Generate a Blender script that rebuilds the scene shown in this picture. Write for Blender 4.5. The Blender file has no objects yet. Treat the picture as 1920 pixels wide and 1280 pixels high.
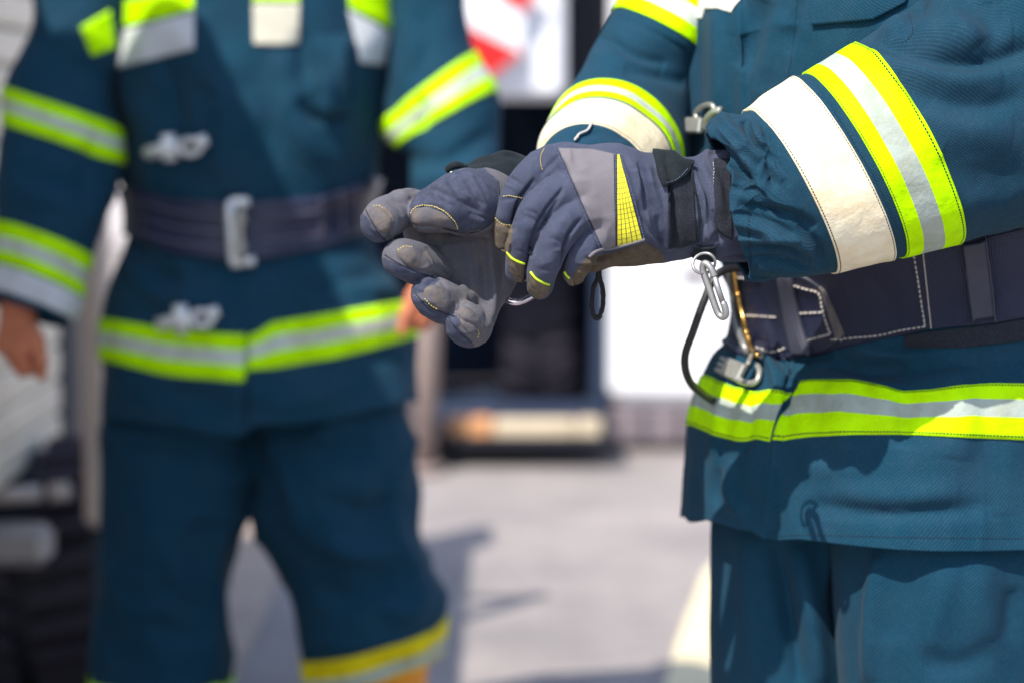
import bpy, math, random
import numpy as np
from mathutils import Vector
from mathutils.bvhtree import BVHTree
random.seed(7); rng = np.random.RandomState(11)

# ------------------------------------------------------------------ camera, world, sun, exposure
F = 85.0 / 36.0 * 1920.0
CAMH = 1.207
TH = math.atan(425.0 / F)
CT, ST = math.cos(TH), math.sin(TH)
sc = bpy.context.scene
col = sc.collection
cam_d = bpy.data.cameras.new("camera")
cam = bpy.data.objects.new("camera", cam_d); col.objects.link(cam)
cam.location = (0, 0, CAMH); cam.rotation_euler = (math.pi / 2 - TH, 0, 0)
cam_d.lens = 85; cam_d.sensor_width = 36; cam_d.clip_start = 0.05; cam_d.clip_end = 500
cam_d.dof.use_dof = True; cam_d.dof.focus_distance = 2.30; cam_d.dof.aperture_fstop = 2.7
sc.camera = cam
SUN = Vector((-0.36, -0.54, 0.77)).normalized()
sun_d = bpy.data.lights.new("sun", 'SUN'); sun_d.energy = 4.3; sun_d.angle = math.radians(0.5); sun_d.color = (1.0, 0.93, 0.82)
sun = bpy.data.objects.new("sun", sun_d); col.objects.link(sun)
sun.rotation_euler = SUN.to_track_quat('Z', 'Y').to_euler()
world = bpy.data.worlds.new("World"); sc.world = world; world.use_nodes = True
wn = world.node_tree.nodes; wl = world.node_tree.links
bgn = wn.get('Background') or wn.new('ShaderNodeBackground')
sky = wn.new('ShaderNodeTexSky'); sky.sky_type = 'NISHITA'; sky.sun_disc = False
sky.sun_elevation = math.asin(SUN.z); sky.sun_rotation = math.atan2(SUN.x, SUN.y)
wl.new(sky.outputs[0], bgn.inputs['Color']); bgn.inputs['Strength'].default_value = 0.15
sc.view_settings.view_transform = 'Standard'; sc.view_settings.look = 'None'
sc.view_settings.exposure = 0.65; sc.view_settings.gamma = 1.0
sc.render.engine = 'CYCLES'
try:
    sc.cycles.use_denoising = True; sc.cycles.max_bounces = 6
except Exception: pass

# ------------------------------------------------------------------ geometry helpers
def P(px, py, Y):
    x = (px - 960) / F; y = -(py - 640) / F
    t = Y / (CT + ST * y)
    return np.array([x * t, Y, CAMH + (-ST + CT * y) * t])
def PA(pts): return np.array([P(*p[:3]) for p in pts])
def proj(X):
    r = X - np.array([0, 0, CAMH])
    d = r[..., 1] * CT - r[..., 2] * ST
    return 960 + F * r[..., 0] / d, 640 - F * (r[..., 1] * ST + r[..., 2] * CT) / d
_lat = rng.uniform(-1, 1, (48, 48, 48))
def noise(X, f=1.0, seed=0.0):
    q = X * f + seed * 7.31 + 100.0
    i = np.floor(q).astype(int); w = q - i; w = w * w * w * (w * (w * 6 - 15) + 10)
    i0 = i % 48; i1 = (i + 1) % 48
    x0, y0, z0 = i0[..., 0], i0[..., 1], i0[..., 2]; x1, y1, z1 = i1[..., 0], i1[..., 1], i1[..., 2]
    wx, wy, wz = w[..., 0], w[..., 1], w[..., 2]
    a = _lat[x0, y0, z0] * (1 - wx) + _lat[x1, y0, z0] * wx; b = _lat[x0, y1, z0] * (1 - wx) + _lat[x1, y1, z0] * wx
    c = _lat[x0, y0, z1] * (1 - wx) + _lat[x1, y0, z1] * wx; d = _lat[x0, y1, z1] * (1 - wx) + _lat[x1, y1, z1] * wx
    return (a * (1 - wy) + b * wy) * (1 - wz) + (c * (1 - wy) + d * wy) * wz
def fbm(X, f, seed=0, oct=3):
    return sum(noise(X, f * 2 ** k, seed + k) * 0.5 ** k for k in range(oct))
def smooth(x, a, b):
    t = np.clip((x - a) / (b - a), 0, 1); return t * t * (3 - 2 * t)
def resample(pts, n):
    p = np.array(pts, float); d = np.r_[0, np.cumsum(np.linalg.norm(np.diff(p, axis=0), axis=1))]
    t = np.linspace(0, d[-1], n); return np.stack([np.interp(t, d, p[:, k]) for k in range(p.shape[1])], 1)
def curve(pts, n):                    # Catmull-Rom through the points
    p = np.array(pts, float); m = len(p)
    q = np.vstack([2 * p[0] - p[1], p, 2 * p[-1] - p[-2]])
    t = np.linspace(0, m - 1 - 1e-9, n); i = t.astype(int); w = (t - i)[:, None]
    a, b, c, d = q[i], q[i + 1], q[i + 2], q[i + 3]
    return 0.5 * (2 * b + (c - a) * w + (2 * a - 5 * b + 4 * c - d) * w ** 2 + (3 * b - a - 3 * c + d) * w ** 3)
def seg_dist(x, y, pts):
    """distance in px to polyline and position 0..1 along it"""
    p = np.array(pts, float); L = np.r_[0, np.cumsum(np.linalg.norm(np.diff(p, axis=0), axis=1))]
    best = np.full(x.shape, 1e9); pos = np.zeros(x.shape)
    for k in range(len(p) - 1):
        d = p[k + 1] - p[k]; l2 = max(d @ d, 1e-9)
        t = np.clip(((x - p[k, 0]) * d[0] + (y - p[k, 1]) * d[1]) / l2, 0, 1)
        dd = np.hypot(x - p[k, 0] - t * d[0], y - p[k, 1] - t * d[1])
        m = dd < best; best = np.where(m, dd, best); pos = np.where(m, (L[k] + t * math.sqrt(l2)) / L[-1], pos)
    return best, pos
CAMP = np.array([0, 0, CAMH])
def sculpt(X, N, strokes, taper=True):
    """folds: each stroke is (polyline, width px, height mm); pushes the cloth in or out along its normal"""
    x, y = proj(X); V = CAMP - X; V /= np.linalg.norm(V, axis=-1, keepdims=True)
    fc = smooth((N * V).sum(-1), -0.05, 0.25)
    D = np.zeros(x.shape)
    for s in strokes:
        pl = np.array(s[0], float); w = s[1]
        m = (x > pl[:, 0].min() - 3 * w) & (x < pl[:, 0].max() + 3 * w) & (y > pl[:, 1].min() - 3 * w) & (y < pl[:, 1].max() + 3 * w) & (fc > 0)
        if not m.any(): continue
        if len(pl) > 2: pl = curve(pl, len(pl) * 5)
        d, t = seg_dist(x[m], y[m], pl)
        tp = np.sqrt(np.clip(4 * t * (1 - t), 0, 1)) * 0.85 + 0.15 if (taper and len(s) < 4) else 1.0
        D[m] += s[2] * 1e-3 * np.exp(-(d / w) ** 2) * tp
    return X + N * (D * fc)[..., None]
def grab(X, c, r, d, dY=0.0):
    x, y = proj(X); w = np.exp(-((x - c[0]) ** 2 + (y - c[1]) ** 2) / r ** 2)
    o = P(c[0] + d[0], c[1] + d[1], 2.35) - P(c[0], c[1], 2.35) + np.array([0, dY, 0])
    return X + w[..., None] * o

ROOTS = {}
def root(name, loc, label, cat, group=None, kind=None):
    o = bpy.data.objects.new(name, None); col.objects.link(o); o.location = loc; o.empty_display_size = .1
    o['label'] = label; o['category'] = cat
    if group: o['group'] = group
    if kind: o['kind'] = kind
    ROOTS[o.name] = np.array(loc, float); return o
def origin(p):
    while p is not None:
        if p.name in ROOTS: return ROOTS[p.name]
        p = p.parent
    return np.zeros(3)
def mk(name, V, Fc, mat, parent=None, uv=None, sm=True, attr=None, label=None):
    V = np.asarray(V, float).reshape(-1, 3)
    me = bpy.data.meshes.new(name)
    if isinstance(Fc, np.ndarray):
        n, k = Fc.shape
        me.vertices.add(len(V)); me.vertices.foreach_set('co', (V - origin(parent)).ravel())
        me.loops.add(n * k); me.loops.foreach_set('vertex_index', Fc.ravel().astype(np.int32))
        me.polygons.add(n); me.polygons.foreach_set('loop_start', (np.arange(n) * k).astype(np.int32))
        me.update(calc_edges=True)
    else:
        me.from_pydata((V - origin(parent)).tolist(), [], Fc); me.update()
    me.validate()
    if uv is not None:
        l = me.uv_layers.new(name='UVMap'); li = np.empty(len(me.loops), np.int32); me.loops.foreach_get('vertex_index', li)
        l.data.foreach_set('uv', np.asarray(uv, float).reshape(-1, 2)[li].ravel())
    if attr is not None:
        a = me.attributes.new('tint', 'FLOAT', 'POINT'); a.data.foreach_set('value', np.asarray(attr, float).ravel())
    me.polygons.foreach_set('use_smooth', [bool(sm)] * len(me.polygons))
    me.materials.append(mat)
    o = bpy.data.objects.new(name, me); col.objects.link(o)
    if parent is not None: o.parent = parent
    if label: o['label'] = label
    return o
def quads(ns, nt, closed):
    i = np.arange(ns - 1)[:, None]; j = np.arange(nt if closed else nt - 1)[None]; j1 = (j + 1) % nt
    return np.stack([i * nt + j + 0 * i, i * nt + j1, (i + 1) * nt + j1, (i + 1) * nt + j], -1).reshape(-1, 4)
def normals(X, closed=True):
    if closed:
        dt = np.roll(X, -1, 1) - np.roll(X, 1, 1)
    else:
        dt = np.gradient(X, axis=1)
    ds = np.gradient(X, axis=0)
    N = np.cross(ds, dt); N /= np.linalg.norm(N, axis=-1, keepdims=True) + 1e-12
    return N
class Surf:
    """a tube of cloth through rings (centre, half axis u, half axis v)"""
    def __init__(s, rings, ns, nt, p=1.0, pr=None):
        R = np.array([np.concatenate(r) for r in rings], float); s.nr = len(R)
        G = curve(R, ns); th = np.linspace(0, 2 * math.pi, nt, endpoint=False)
        c, q = np.cos(th), np.sin(th); c = np.sign(c) * np.abs(c) ** p; q = np.sign(q) * np.abs(q) ** p
        s.C = G[:, :3]; s.ns, s.nt = ns, nt
        s.X = s.C[:, None] + G[:, None, 3:6] * c[None, :, None] + G[:, None, 6:9] * q[None, :, None]
        s.sgn = 1.0; s.fix(); s.ref = (s.N * (s.X - s.C[:, None])).sum(-1).mean()
        if s.ref < 0: s.sgn = -1.0
        s.fix()
    def fix(s): s.N = normals(s.X) * s.sgn
    def relief(s, f): s.X = s.X + s.N * f(s.X)[..., None]; s.fix(); return s
    def strokes(s, st, k=1.0): s.X = sculpt(s.X, s.N, [(a, b, c * k) for a, b, c in st]); s.fix(); return s
    def grab(s, *a): s.X = grab(s.X, *a); s.fix(); return s
    def at(s, si, ti):
        si = np.clip(si, 0, s.ns - 1.001); i = si.astype(int); w = (si - i)[..., None]
        ti = ti % s.nt; j = np.floor(ti).astype(int) % s.nt; u = (ti - np.floor(ti))[..., None]; j1 = (j + 1) % s.nt
        f = lambda A: (A[i, j] * (1 - u) + A[i, j1] * u) * (1 - w) + (A[i + 1, j] * (1 - u) + A[i + 1, j1] * u) * w
        return f(s.X), f(s.N)
    def ridx(s, r): return r / (s.nr - 1) * (s.ns - 1)
    def line(s, tj, pl):
        """row index where columns tj cross the px polyline (x -> y)"""
        pl = np.array(sorted(pl), float); x, y = proj(s.X)
        out = np.full(len(tj), np.nan)
        for k, t in enumerate(tj):
            j = int(round(t)) % s.nt
            d = y[:, j] - np.interp(x[:, j], pl[:, 0], pl[:, 1])
            z = np.where(d[:-1] * d[1:] <= 0)[0]
            if len(z): i = z[0]; out[k] = i + d[i] / (d[i] - d[i + 1] + 1e-12)
        ok = ~np.isnan(out); out = np.interp(np.arange(len(out)), np.where(ok)[0], out[ok]) if ok.any() else np.zeros(len(out))
        if len(out) > 40:
            q = np.pad(out, 7, mode='edge'); out = np.median(np.stack([q[k:k + len(out)] for k in range(15)]), 0)
        if len(out) > 9:
            k = np.ones(5) / 5; out = np.convolve(np.pad(out, 2, mode='edge'), k, 'valid')
        return out
    def uv(s):
        mid = np.linalg.norm(np.diff(s.X, axis=0), axis=-1).mean(1); v = np.r_[0, np.cumsum(mid)]
        cir = np.linalg.norm(np.roll(s.X, -1, 1) - s.X, axis=-1).sum(1).mean()
        return np.stack(np.broadcast_arrays(np.arange(s.nt)[None] / s.nt * cir, v[:, None]), -1)
    def build(s, name, mat, parent, hem0=0, hem1=0, th=.003):
        X, U = s.X, s.uv()
        if hem0: X = np.concatenate([(s.X - s.N * th)[:hem0][::-1], X]); U = np.concatenate([U[:hem0][::-1], U])
        if hem1: X = np.concatenate([X, (s.X - s.N * th)[-hem1:][::-1]]); U = np.concatenate([U, U[-hem1:][::-1]])
        o = mk(name, X, quads(len(X), s.nt, True), mat, parent, U); return o
def shell_grid(name, X, N, off, mat, parent, U=None, bulge=0.0, closed=False, drop=.0008, label=None, tint=None):
    """grid of surface points -> raised piece whose rim tucks down onto the surface"""
    n, m = X.shape[:2]
    a = np.linspace(-1, 1, n)[:, None]; b = np.linspace(-1, 1, m)[None]
    h = off + bulge * (1 - a ** 2) * (1 if closed else (1 - b ** 2))
    G = X + N * (h * np.ones((n, m)))[..., None]
    G = np.concatenate([(X - N * drop)[:1], G, (X - N * drop)[-1:]]); 
    if U is None:
        du = np.r_[0, np.cumsum(np.linalg.norm(np.diff(X, axis=1), axis=-1).mean(0))]
        U = np.stack(np.broadcast_arrays(du[None], np.linspace(0, 1, n)[:, None]), -1)
    U = np.concatenate([U[:1], U, U[-1:]])
    if not closed:
        Xe = np.concatenate([X[:1], X, X[-1:]]); Ne = np.concatenate([N[:1], N, N[-1:]])
        e0 = (Xe - Ne * drop)[:, :1]; e1 = (Xe - Ne * drop)[:, -1:]
        G = np.concatenate([e0, G, e1], 1); U = np.concatenate([U[:, :1], U, U[:, -1:]], 1)
    return mk(name, G, quads(G.shape[0], G.shape[1], closed)[:, ::-1].copy(), mat, parent, U, label=label)
def band(surf, name, s0, s1, mat, parent, t0=None, t1=None, off=.0016, nv=14, nu=None, label=None):
    """strip sewn round a cloth tube between rows s0 and s1 (numbers or px polylines)"""
    closed = t0 is None
    if closed: tj = np.arange(surf.nt, dtype=float)
    else: tj = np.arange(t0, t1 + .5, 1.0)
    f = lambda s: surf.line(tj, s) if isinstance(s, (list, tuple)) else np.full(len(tj), float(s))
    a, b = f(s0), f(s1)
    w = np.linspace(0, 1, nv)[:, None]; S = a[None] * (1 - w) + b[None] * w
    X, N = surf.at(S, np.broadcast_to(tj[None], S.shape))
    return shell_grid(name, X, N, off, mat, parent, closed=closed, label=label)
def tcol(surf, px, row):
    """column index on the camera side of a row whose projection is nearest to px"""
    x, y = proj(surf.X[int(row)]); V = CAMP - surf.X[int(row)]
    f = (surf.N[int(row)] * V).sum(-1) > 0
    return float(np.argmin(np.abs(x - px) + np.where(f, 0, 1e5)))

def tube(pts, r, sides=8, closed=False, caps=True):
    p = np.array(pts, float); n = len(p)
    T = np.roll(p, -1, 0) - np.roll(p, 1, 0) if closed else np.gradient(p, axis=0)
    T /= np.linalg.norm(T, axis=1, keepdims=True) + 1e-12
    u = np.cross(T[0], [0.3, 0.5, 0.81]); u /= np.linalg.norm(u); V = []
    rr = np.broadcast_to(r, (n,))
    for k in range(n):
        u = u - T[k] * (u @ T[k]); u /= np.linalg.norm(u); w = np.cross(T[k], u)
        a = np.linspace(0, 2 * math.pi, sides, endpoint=False)
        V.append(p[k] + rr[k] * (np.cos(a)[:, None] * u + np.sin(a)[:, None] * w))
    V = np.array(V).reshape(-1, 3); Fc = [tuple(q) for q in quads(n, sides, False if False else True)]
    if closed:
        b = (n - 1) * sides; Fc += [(b + j, b + (j + 1) % sides, (j + 1) % sides, j) for j in range(sides)]
    elif caps:
        Fc += [tuple(range(sides))[::-1], tuple((n - 1) * sides + j for j in range(sides))]
    return V, Fc
class MB:
    def __init__(s): s.V = []; s.F = []
    def add(s, V, Fc):
        b = len(s.V); s.V += [tuple(v) for v in np.asarray(V)]; s.F += [tuple(int(i) + b for i in f) for f in Fc]; return s
    def tube(s, pts, r, sides=8, closed=False): return s.add(*tube(pts, r, sides, closed))
    def box(s, lo, hi, bev=0.0):
        lo, hi = np.array(lo, float), np.array(hi, float)
        if bev <= 0:
            V = [(x, y, z) for x in (lo[0], hi[0]) for y in (lo[1], hi[1]) for z in (lo[2], hi[2])]
            return s.add(V, [(0, 1, 3, 2), (4, 6, 7, 5), (0, 4, 5, 1), (2, 3, 7, 6), (0, 2, 6, 4), (1, 5, 7, 3)])
        V = []; c = (lo + hi) / 2; h = (hi - lo) / 2; b = min(bev, h.min() * .9)
        idx = {}
        for sx in (-1, 1):
            for sy in (-1, 1):
                for sz in (-1, 1):
                    for ax in range(3):
                        q = h - b; q[ax] = h[ax]; idx[(sx, sy, sz, ax)] = len(V); V.append(c + np.array([sx, sy, sz]) * q)
        Fc = []
        for ax in range(3):
            o = [k for k in range(3) if k != ax]
            for sg in (-1, 1):
                f = []
                for a_, b_ in ((-1, -1), (1, -1), (1, 1), (-1, 1)):
                    k = [0, 0, 0]; k[ax] = sg; k[o[0]] = a_; k[o[1]] = b_; f.append(idx[(*k, ax)])
                Fc.append(tuple(f))
            for a_ in (-1, 1):
                for b_ in (-1, 1):
                    k0 = [0, 0, 0]; k1 = [0, 0, 0]; k0[ax] = -1; k1[ax] = 1
                    for k in (k0, k1): k[o[0]] = a_; k[o[1]] = b_
                    Fc.append((idx[(*k0, o[0])], idx[(*k1, o[0])], idx[(*k1, o[1])], idx[(*k0, o[1])]))
        for sx in (-1, 1):
            for sy in (-1, 1):
                for sz in (-1, 1): Fc.append(tuple(idx[(sx, sy, sz, a)] for a in range(3)))
        return s.add(V, Fc)
    def build(s, name, mat, parent=None, sm=False, label=None):
        o = mk(name, s.V, s.F, mat, parent, sm=sm, label=label)
        bm_fix(o); return o
import bmesh
def bm_fix(o):
    b = bmesh.new(); b.from_mesh(o.data); bmesh.ops.recalc_face_normals(b, faces=b.faces); b.to_mesh(o.data); b.free()

# ---- distance-field modelling (gloves, bodies, boots)
class Field:
    def __init__(s, lo, hi, h, far=.04):
        s.lo = np.array(lo, float); s.h = h; s.n = np.ceil((np.array(hi) - s.lo) / h).astype(int) + 1
        s.f = np.full(s.n, far); s.far = far
        s.ax = [s.lo[k] + np.arange(s.n[k]) * h for k in range(3)]
    def _blk(s, lo, hi):
        a = np.clip(((lo - s.lo) / s.h).astype(int), 0, s.n - 1); b = np.clip(((hi - s.lo) / s.h).astype(int) + 2, 1, s.n)
        sl = tuple(slice(a[k], b[k]) for k in range(3))
        return sl, np.meshgrid(*[s.ax[k][sl[k]] for k in range(3)], indexing='ij')
    def cap(s, a, b, ra, rb, k=0.0):
        a, b = np.array(a, float), np.array(b, float); m = max(ra, rb) + s.far
        sl, (x, y, z) = s._blk(np.minimum(a, b) - m, np.maximum(a, b) + m)
        d = b - a; l2 = max(d @ d, 1e-12)
        t = np.clip(((x - a[0]) * d[0] + (y - a[1]) * d[1] + (z - a[2]) * d[2]) / l2, 0, 1)
        v = np.sqrt((x - a[0] - t * d[0]) ** 2 + (y - a[1] - t * d[1]) ** 2 + (z - a[2] - t * d[2]) ** 2) - (ra + (rb - ra) * t)
        s.mix(sl, v, k)
    def ell(s, c, r, k=0.0, R=None, sub=False):
        c, r = np.array(c, float), np.array(r, float); m = r.max() + s.far
        sl, (x, y, z) = s._blk(c - m, c + m); q = np.stack([x - c[0], y - c[1], z - c[2]], -1)
        if R is not None: q = q @ R
        g = np.sqrt(((q / r) ** 2).sum(-1)); g2 = np.sqrt(((q / r ** 2) ** 2).sum(-1)) + 1e-9
        v = g * (g - 1) / g2
        if sub:
            b = s.f[sl]; h = np.maximum(k - np.abs(b + v), 0) / max(k, 1e-9); s.f[sl] = np.maximum(b, -v) + h * h * k / 4
        else: s.mix(sl, v, k)
    def mix(s, sl, v, k):
        b = s.f[sl]
        if k > 0: h = np.maximum(k - np.abs(b - v), 0) / k; s.f[sl] = np.minimum(b, v) - h * h * k / 4
        else: s.f[sl] = np.minimum(b, v)
    def merge(s, o, k):
        h = np.maximum(k - np.abs(s.f - o.f), 0) / max(k, 1e-9); s.f = np.minimum(s.f, o.f) - h * h * k / 4
    def chain(s, pts, k=.004):
        for a, b in zip(pts[:-1], pts[1:]): s.cap(a[0], b[0], a[1], b[1], k)
    def mesh(s, it=2):
        f = s.f; I = (f < 0); n = f.shape
        cnt = np.zeros(np.array(n) - 1, int); acc = np.zeros(tuple(np.array(n) - 1) + (3,)); num = np.zeros(np.array(n) - 1)
        c0 = slice(0, -1); c1 = slice(1, None)
        off = [(i, j, k) for i in (0, 1) for j in (0, 1) for k in (0, 1)]
        S = lambda o: tuple(c1 if q else c0 for q in o)
        for o in off: cnt += I[S(o)]
        act = (cnt > 0) & (cnt < 8); ci = np.argwhere(act)
        acc = np.zeros((len(ci), 3)); num = np.zeros(len(ci))
        fv = {o: f[ci[:, 0] + o[0], ci[:, 1] + o[1], ci[:, 2] + o[2]] for o in off}
        for o in off:
            for ax in range(3):
                if o[ax]: continue
                p = list(o); p[ax] = 1; p = tuple(p); a, b = fv[o], fv[p]; m = (a < 0) != (b < 0)
                t = np.where(m, a / (a - b + 1e-15), 0); q = np.tile(np.array(o, float), (len(ci), 1)); q[:, ax] += t
                acc[m] += q[m]; num += m
        V = s.lo + (ci + acc / num[:, None]) * s.h
        idx = np.full(act.shape, -1, int); idx[act] = np.arange(len(ci))
        Q = []
        for ax in range(3):
            o1, o2 = [(1, 2), (2, 0), (0, 1)][ax]
            sl0 = [slice(1, -1)] * 3; sl0[ax] = slice(0, -1); sl1 = list(sl0); sl1[ax] = slice(1, None)
            m = I[tuple(sl0)] != I[tuple(sl1)]; e = np.argwhere(m); e[:, o1] += 1; e[:, o2] += 1
            ins = I[e[:, 0], e[:, 1], e[:, 2]]
            def at(d1, d2):
                g = e.copy(); g[:, o1] -= d1; g[:, o2] -= d2; return idx[g[:, 0], g[:, 1], g[:, 2]]
            q = np.stack([at(1, 1), at(0, 1), at(0, 0), at(1, 0)], 1); q[~ins] = q[~ins][:, ::-1]; Q.append(q)
        Q = np.concatenate(Q); Q = Q[(Q >= 0).all(1)]
        return s.relax(V, Q, it), Q
    def relax(s, V, Q, it, lam=.5):
        E = np.concatenate([Q[:, [k, (k + 1) % 4]] for k in range(4)])
        for _ in range(it):
            A = np.zeros_like(V); c = np.zeros(len(V))
            np.add.at(A, E[:, 0], V[E[:, 1]]); np.add.at(A, E[:, 1], V[E[:, 0]]); np.add.at(c, E[:, 0], 1); np.add.at(c, E[:, 1], 1)
            V = V * (1 - lam) + lam * A / np.maximum(c, 1)[:, None]
        return V
def vnormals(V, Q):
    n = np.cross(V[Q[:, 2]] - V[Q[:, 0]], V[Q[:, 3]] - V[Q[:, 1]]); N = np.zeros_like(V)
    for k in range(4): np.add.at(N, Q[:, k], n)
    return N / (np.linalg.norm(N, axis=1, keepdims=True) + 1e-12)
def bvh_of(V, Q): return BVHTree.FromPolygons([tuple(v) for v in V], [tuple(int(i) for i in q) for q in Q])
def cast(bvh, pts, ymid=2.5):
    X = np.zeros((len(pts), 3)); N = np.zeros((len(pts), 3)); ok = np.zeros(len(pts), bool)
    for i, (a, b) in enumerate(pts):
        d = P(a, b, 2.0) - CAMP; h = bvh.ray_cast(Vector(CAMP), Vector(d).normalized())
        if h[0] is not None:
            X[i] = h[0]; n = np.array(h[1]); N[i] = n if n @ d < 0 else -n; ok[i] = True
    if not ok.all():                       # points just beyond the outline: closest spot on the surface
        Ym = X[ok][:, 1].mean() if ok.any() else ymid
        for i in np.where(~ok)[0]:
            q = P(pts[i][0], pts[i][1], Ym); h = bvh.find_nearest(Vector(q)); X[i] = h[0]; n = np.array(h[1]); N[i] = n
    return X, N
def patch(bvh, name, A, B, off, mat, parent, nu=40, nv=20, bulge=0.0, label=None, wob=0.0, drop=.0012, iron=0):
    a, b = resample(A, nu), resample(B, nu); w = np.linspace(0, 1, nv)[:, None, None]
    G = a[None] * (1 - w) + b[None] * w
    X, N = cast(bvh, G.reshape(-1, 2)); X = X.reshape(nv, nu, 3); N = N.reshape(nv, nu, 3)
    for _ in range(5):
        N[1:-1] = (N[:-2] + N[1:-1] * 2 + N[2:]); N[:, 1:-1] = (N[:, :-2] + N[:, 1:-1] * 2 + N[:, 2:]); N /= np.linalg.norm(N, axis=-1, keepdims=True) + 1e-9
    for _ in range(iron):
        X[1:-1, 1:-1] = (X[:-2, 1:-1] + X[2:, 1:-1] + X[1:-1, :-2] + X[1:-1, 2:]) / 4; X[0, 1:-1] = (X[0, :-2] + X[0, 2:]) / 2; X[-1, 1:-1] = (X[-1, :-2] + X[-1, 2:]) / 2
    if wob: X = X + N * (fbm(X, 90, 3) * wob)[..., None]
    du = np.r_[0, np.cumsum(np.linalg.norm(np.diff(X, axis=1), axis=-1).mean(0))]; dv = np.r_[0, np.cumsum(np.linalg.norm(np.diff(X, axis=0), axis=-1).mean(1))]
    U = np.stack(np.broadcast_arrays(du[None], dv[:, None]), -1)
    return shell_grid(name, X, N, off, mat, parent, U, bulge, drop=drop, label=label)
def stitch(bvh, name, lines, mat, parent, dash=4.0, gap=2.0, r=.00045, off=.0004, label=None):
    """rows of thread: little raised stitches laid on the surface along px polylines"""
    for ln in lines:
        mb = MB(); pl = curve(ln, 30) if len(ln) > 2 else np.array(ln, float)
        L = np.linalg.norm(np.diff(pl, axis=0), axis=1).sum(); n = max(3, int(L / 1.5)); q = resample(pl, n)
        X, N = cast(bvh, q); st = dash / 1.5; pe = (dash + gap) / 1.5; k = 0.0
        while k < n - 1:
            i0 = int(k); i1 = min(n - 1, int(k + st))
            if i1 > i0 and np.abs(X[i0] - X[i1]).max() < .01:
                m = (i0 + i1) // 2
                a = X[i0] + N[i0] * off * .2; c = X[i1] + N[i1] * off * .2; b = (X[i0] + X[i1]) / 2 + N[m] * (off + r)
                mb.tube([a, (a + b) / 2 + N[m] * r * .4, b, (b + c) / 2 + N[m] * r * .4, c], [r * .5, r, r, r, r * .5], 5)
            k += pe
        mb.build(name, mat, parent, sm=True, label=label)
def piping(bvh, name, ln, r, mat, parent, off=0.0, label=None):
    q = curve(ln, 60); X, N = cast(bvh, q)
    for _ in range(3): X[1:-1] = (X[:-2] + 2 * X[1:-1] + X[2:]) / 4
    return MB().tube(X + N * off, r, 7).build(name, mat, parent, sm=True, label=label)

# ------------------------------------------------------------------ materials
def nt(name):
    m = bpy.data.materials.new(name); m.use_nodes = True; n = m.node_tree.nodes; l = m.node_tree.links
    return m, n, l, n['Principled BSDF']
def mixc(n, l, fac, a, b, mode='MIX'):
    x = n.new('ShaderNodeMix'); x.data_type = 'RGBA'; x.blend_type = mode
    for i, v in ((0, fac), (6, a), (7, b)):
        if hasattr(v, 'is_linked') or hasattr(v, 'links'): l.new(v, x.inputs[i])
        else: x.inputs[i].default_value = v if i == 0 else (*v, 1) if len(v) == 3 else v
    return x.outputs[2]
def mth(n, l, op, a, b=0.0, c=None):
    x = n.new('ShaderNodeMath'); x.operation = op
    for i, v in ((0, a), (1, b), (2, c)):
        if v is None: continue
        if hasattr(v, 'links'): l.new(v, x.inputs[i])
        else: x.inputs[i].default_value = v
    return x.outputs[0]
def nz(n, l, vec, scale, detail=3, rough=.55):
    t = n.new('ShaderNodeTexNoise'); t.inputs['Scale'].default_value = scale; t.inputs['Detail'].default_value = detail; t.inputs['Roughness'].default_value = rough
    l.new(vec, t.inputs['Vector']); return t.outputs[0]
def rmp(n, l, v, a, b):
    x = n.new('ShaderNodeMapRange'); l.new(v, x.inputs[0]); x.inputs[1].default_value = a; x.inputs[2].default_value = b; return x.outputs[0]
def bump(n, l, h, s, d, prev=None):
    b = n.new('ShaderNodeBump'); b.inputs['Strength'].default_value = s; b.inputs['Distance'].default_value = d; l.new(h, b.inputs['Height'])
    if prev is not None: l.new(prev, b.inputs['Normal'])
    return b.outputs[0]
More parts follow.
